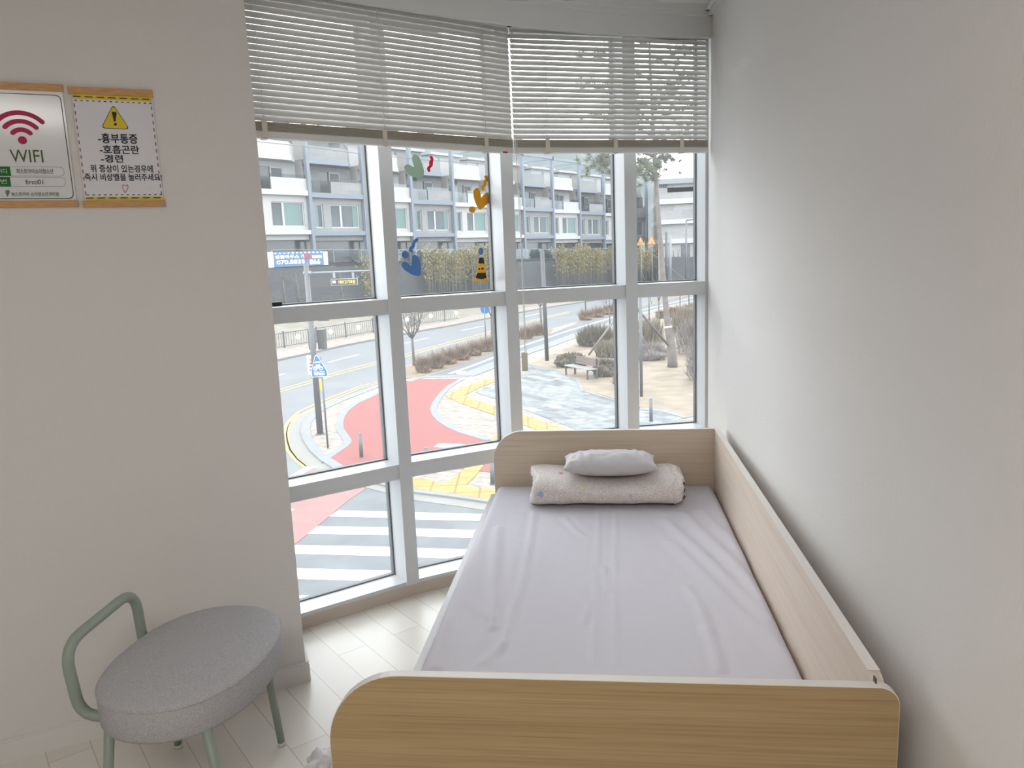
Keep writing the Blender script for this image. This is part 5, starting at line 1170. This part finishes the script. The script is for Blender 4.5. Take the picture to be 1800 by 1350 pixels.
# two yellow warning signs
def warn(base_, apex, bl_, br_, label, kind):
    a = g(*base_); D = (a - CAM).dot(CF); r = thing('warning_sign', label, 'sign', a, group='triangular warning signs by the road')
    c = [at_dist(*p, D) for p in (apex, bl_, br_)]; m_ = sum(c, Vector()) / 3
    a_ = Vector((m_.x, a.y + 0.1, a.z)); q = MB(); q.tube([a_, Vector((m_.x, a.y + 0.1, m_.z))], 0.06, 8); q.build('pole', M['pole'], r)
    q = MB(); q.prism(c, nf * 0.03); q.build('border', M['signred'], r)
    q = MB(); q.prism([m_ + (p - m_) * 0.78 + nf * 0.035 for p in c], nf * 0.02); q.build('plate', M['orange'], r)
    w = (c[2] - c[1]).dot(axx)
    q = MB()
    if kind == 'bump': q.prism([m_ + axx * x * w + Vector((0, 0, z * w)) + nf * 0.06 for x, z in ((-0.28, -0.14), (-0.1, -0.06), (0.1, -0.06), (0.28, -0.14))], nf * 0.01)
    else:
        for k in range(3):
            b0 = radians(90 + 120 * k); q.tube([m_ + nf * 0.06 + axx * cos(b0 + t) * 0.14 * w + Vector((0, 0, sin(b0 + t) * 0.14 * w - 0.04 * w)) for t in (0.2, 0.7, 1.2, 1.6)], 0.03 * w, 6)
    q.build('symbol', M['black'], r); return r
warn((1127, 520), (1126, 415.5), (1118.5, 431.5), (1134, 431.5), 'yellow warning sign with a circling arrow symbol, left of the pair', 'round'); warn((1146, 518), (1145, 412), (1137, 430), (1153, 430), 'yellow warning sign with a road hump symbol, right of the pair', 'bump')
# overhead wire
q = MB(); q.tube([at_dist(px, py, 40) for px, py in ((300, 225), (450, 248.5), (545, 258.5), (640, 271), (760, 282), (880, 290))], 0.022, 5); tag(q.build('overhead_wire', M['pole'], origin=at_dist(450, 248, 40)), 'thin wire hanging across the view of the houses', 'wire')

# ---- railing along the far pavement
rl_pts = [p for p in FARI if p[0] <= 800] + [(806, 561)]
rg = [g(px, py + 0.5, G + 0.10) for px, py in rl_pts]
railing = thing('pedestrian_railing', 'grey metal railing along the far pavement', 'railing', rg[3])
RH = 0.98; path = []
for a, b in zip(rg, rg[1:]):
    n_ = max(1, int((b - a).length / 0.22)); path += [a.lerp(b, k / n_) for k in range(n_)]
q = MB()
for p in path: q.box((p.x - 0.012, p.y - 0.012, p.z + 0.12), (p.x + 0.012, p.y + 0.012, p.z + RH - 0.06))
q.build('balusters', M['pole'], railing)
q = MB(); q.tube([p + Vector((0, 0, RH)) for p in rg], 0.035, 6); q.tube([p + Vector((0, 0, 0.12)) for p in rg], 0.025, 6); q.build('rails', M['pole'], railing)
for i, p in enumerate(path):
    if i % 13 == 4:
        q = MB(); q.box((p.x - 0.045, p.y - 0.045, p.z), (p.x + 0.045, p.y + 0.045, p.z + RH + 0.12)); q.build('post', M['pole'], railing)
    if i % 13 == 10:
        q = MB(); c = p + nf * 0.05 + Vector((0, 0, 0.6)); q.prism([c + axx * 0.17 * cos(a) + Vector((0, 0, 0.17 * sin(a))) for a in [2 * pi * k / 12 for k in range(12)]], nf * 0.02); q.build('white_disc', M['white_print'], railing)

# ---- plants
def bare_tree(label, base_, fork_, tops, z=G + SW, r=0.07, name='bare_tree', seed=1):
    random.seed(seed); a = g(*base_, z); D = (a - CAM).dot(CF); t = thing(name, label, 'tree', a)
    fk = at_dist(*fork_, D); q = MB(); q.tube([a, a.lerp(fk, 0.5), fk], [r * 1.2, r, r * 0.9], 8); q.build('trunk', M['bark2'], t); q = MB()
    for tx, ty in tops:
        e = at_dist(tx, ty, D + random.uniform(-0.6, 0.6)); m_ = fk.lerp(e, 0.45) + Vector(((e.x - fk.x) * 0.18, 0, -0.05)); q.tube([fk, m_, e], [r * 0.6, r * 0.45, r * 0.15], 6)
        for k in range(7):
            s = m_.lerp(e, random.uniform(0.0, 0.95)); d = (e - fk).normalized() * 0.5 + Vector((random.gauss(0, 0.5), random.gauss(0, 0.4), random.uniform(0, 0.5))); q.tube([s, s + d * 0.5, s + d + Vector((0, 0, 0.2))], [r * 0.16, r * 0.12, r * 0.06], 4)
    q.build('branches', M['bark2'], t); return t
bare_tree('bare pollarded street tree at the left of the verge', (728, 643), (724.5, 595), [(713, 580), (717, 566), (724, 560), (734, 566), (741, 552), (709, 555), (729, 545)], seed=3)
bare_tree('bare young tree beside the round blue sign', (866, 608), (863.5, 556), [(858, 540), (868, 538), (863, 530)], seed=4, r=0.06)
bare_tree('slim bare tree left of the dark lamp post', (952.5, 584), (949.5, 538), [(945, 530), (951, 522), (958, 526)], seed=5, r=0.07)
bare_tree('slim bare tree beyond the bench, right edge of the third bay', (1073, 590), (1071, 541), [(1065, 530), (1071, 522), (1079, 528)], seed=6, r=0.05)
bare_tree('slim bare young tree behind the pine trunk', (1158.5, 576), (1158, 530), [(1154, 505), (1159, 495), (1163, 505)], seed=7, r=0.05)
for i, (px, py) in enumerate(((505, 560), (528, 556), (604, 545))):
    u, z = on_fac(px, py + 20, V - 6); p = P0 + FDIR * u + FNR * (V - 6); t = thing('bank_tree', ['bare propped tree on the far bank, left of the mast', 'bare propped tree on the far bank, nearest the mast', 'bare propped tree on the far bank, right of the mast'][i], 'tree', (p.x, p.y, -3.4))
    q = MB(); o = Vector((p.x, p.y, -3.5)); q.tube([o, o + Vector((0.1, 0, 2.2)), o + Vector((0, 0, 4.0))], [0.09, 0.07, 0.03], 7); q.build('trunk', M['bark2'], t); q = MB(); random.seed(40 + i)
    for k in range(16):
        s = o + Vector((0, 0, random.uniform(1.8, 3.8))); d = Vector((random.gauss(0, 0.6), random.gauss(0, 0.6), random.uniform(0.3, 0.9))); q.tube([s, s + d], [0.03, 0.01], 4)
    q.build('branches', M['bark2'], t)
    for sx in (-1, 1):
        q = MB(); q.tube([o + Vector((sx * 1.1, -0.3, 0)), o + Vector((0.05, 0, 1.9))], 0.045, 6); q.build('prop', M['bark2'], t)
def shrub(name, label, base_, wpx, hpx_, m, n=700, blade=0.22, core=True, z=G + SW, group=None, seed=0, depth=0.7, up=0.5, leafy=False, wid=0.02):
    random.seed(seed + 100); a = g(*base_, z); D = (a - CAM).dot(CF); rx = wpx / 2 * D / F; h = hpx_ * D / F; ry = max(0.3, rx * depth); q = MB()
    if core: q.ball(a + Vector((0, 0, h * 0.42)), (rx * 0.82, ry * 0.82, h * 0.46), 3, 0.35, 1.6)
    for k in range(n):
        th = random.uniform(0, 6.28); s = random.random() ** 0.5; zz = random.random()
        rr_ = math.sqrt(max(0.05, 1 - (zz * 1.02 - 0.35) ** 2 / 0.55)); p = a + Vector((cos(th) * rx * s * rr_ * 0.92, sin(th) * ry * s * rr_ * 0.92, h * zz * 0.88))
        d = Vector((cos(th) * 0.5 + random.gauss(0, 0.4), sin(th) * 0.5 + random.gauss(0, 0.4), up + random.random())).normalized() * blade * random.uniform(0.5, 1.3)
        (q.leaf if leafy else q.blade)(p, d, wid)
    for v in q.bm.verts: v.co.z = max(v.co.z, a.z - 0.02)
    return tag(q.build(name, M[m], origin=a, fix=False), label, 'shrub', group)
shrub('clipped_bush', 'rounded olive-brown bush behind the left half of the bench', (1004, 645), 62, 24, 'greenb', 1500, 0.16, seed=1, leafy=True, wid=0.035)
shrub('clipped_bush', 'dark green bush at the right end of the bench', (1064, 662), 46, 30, 'greenb', 1400, 0.16, seed=2, leafy=True, wid=0.035)
shrub('clipped_bush', 'brown bush at the right edge of the third bay', (1092, 684), 26, 52, 'brush', 1200, 0.25, seed=3)
shrub('grass_clump', 'olive grassy shrub at the edge of the walk beyond the bench', (1048, 608), 72, 26, 'greenb', 1500, 0.6, seed=4, up=1.2, core=False, wid=0.03)
shrub('grass_clump', 'straw-coloured shrub behind the bench', (1070, 628), 50, 20, 'reed', 900, 0.5, seed=5, up=1.2, core=False, wid=0.03)
shrub('twig_bush', 'low purple-brown hedge left of the pine trunk', (1143, 633), 66, 24, 'greyb', 1500, 0.4, seed=6, up=1.2, wid=0.014)
shrub('twig_bush', 'grey twiggy bush right of the pine at the wall', (1240, 668), 70, 66, 'greyb', 2200, 0.5, seed=7, up=0.9, core=False, wid=0.013)
shrub('twig_bush', 'pale twiggy thicket behind the pine at the right', (1225, 622), 80, 56, 'greyb', 1800, 0.6, seed=8, up=1.0, core=False, wid=0.014)
shrub('reed_clump', 'straw reeds left of the pine', (1140, 608), 56, 36, 'reed', 1000, 0.9, seed=9, up=2.2, core=False, wid=0.02)
shrub('reed_clump', 'straw reeds right of the pine', (1206, 590), 60, 40, 'reed', 1100, 0.9, seed=10, up=2.2, core=False, wid=0.02)
shrub('russet_bush', 'russet bush right behind the pine trunk', (1188, 557), 38, 14, 'redb', 900, 0.4, seed=11, wid=0.03)
shrub('russet_bush', 'small dark bush left behind the pine trunk', (1162, 560), 18, 12, 'brush', 500, 0.3, seed=12, wid=0.03)
shrub('russet_bush', 'long brown bush at the upper right of the lawn', (1224, 549), 52, 14, 'brush', 900, 0.4, seed=13, wid=0.03)
HV = [(745, 655), (768, 648), (790, 640.5), (812, 633), (834, 625.5), (856, 618), (876, 611.5), (925, 596), (945, 590)]
for i, p in enumerate(HV): shrub('dry_shrub', 'dry reddish-brown shrub in the roadside verge hedge', p, 30, 19 - i * 0.6, 'brush', 520, 0.55, seed=20 + i, up=1.3, core=(i < 7), group='dry shrubs of the verge hedge', wid=0.018)
for i, p in enumerate([(1030, 563), (1050, 558), (1070, 553)]): shrub('dry_shrub', 'dry brown shrub on the far verge beyond the driveway gap', p, 26, 12, 'brush', 320, 0.6, seed=40 + i, up=1.3, group='dry shrubs of the far verge', wid=0.025)
u, z = on_fac(652, 500, V - 1); p = P0 + FDIR * u + FNR * (V - 1.2)
random.seed(77); q = MB(); yt = thing('yellowish_tree', 'small yellowish leafy tree before the dark wall at the first mullion', 'tree', (p.x, p.y, -2.4))
q.tube([(p.x, p.y, -2.4), (p.x + 0.1, p.y, 0.2)], [0.07, 0.04], 6); q.build('trunk', M['bamboo'], yt); q = MB()
for k in range(500): 
    c = Vector((p.x + random.gauss(0, 0.55), p.y + random.gauss(0, 0.5), random.uniform(-1.9, 1.9))); q.leaf(c, Vector((random.gauss(0, .2), random.gauss(0, .2), random.gauss(0.05, .15))), 0.07)
q.build('foliage', M['bleaf'], yt, fix=False)

# ---- bench
bl0 = g(994, 660, G + SW + 0.015); br0 = g(1032, 668, G + SW + 0.015)
bx = (br0 - bl0); bL = bx.length; bx.normalize(); by = Vector((-bx.y, bx.x, 0)); bmt = Matrix(((bx.x, by.x, 0, bl0.x), (bx.y, by.y, 0, bl0.y), (0, 0, 1, bl0.z), (0, 0, 0, 1)))
bench = thing('park_bench', 'park bench with brown slatted back on the plaza edge', 'bench', mtx=bmt)
bq = 1.0
def bpart(name, m, boxes):
    q = MB()
    for lo, hi in boxes: q.box(lo, hi, bmt)
    return q.build(name, M[m], bench)
bpart('seat', 'benchseat', [((-0.12, 0.02 + 0.16 * k, 0.42), (bL + 0.12, 0.155 + 0.16 * k, 0.46)) for k in range(3)])
bpart('backrest', 'benchwood', [((0.0, 0.52 + 0.02 * k, 0.52 + 0.115 * k), (bL + 0.12, 0.56 + 0.02 * k, 0.625 + 0.115 * k)) for k in range(3)])
for x in (-0.02, bL - 0.03):
    bpart('leg', 'dpole', [((x, 0.0, 0), (x + 0.05, 0.06, 0.42))]); bpart('leg', 'dpole', [((x, 0.48, 0), (x + 0.05, 0.56, 0.88))]); bpart('arm_rest', 'dpole', [((x, 0.0, 0.38), (x + 0.05, 0.5, 0.42))])
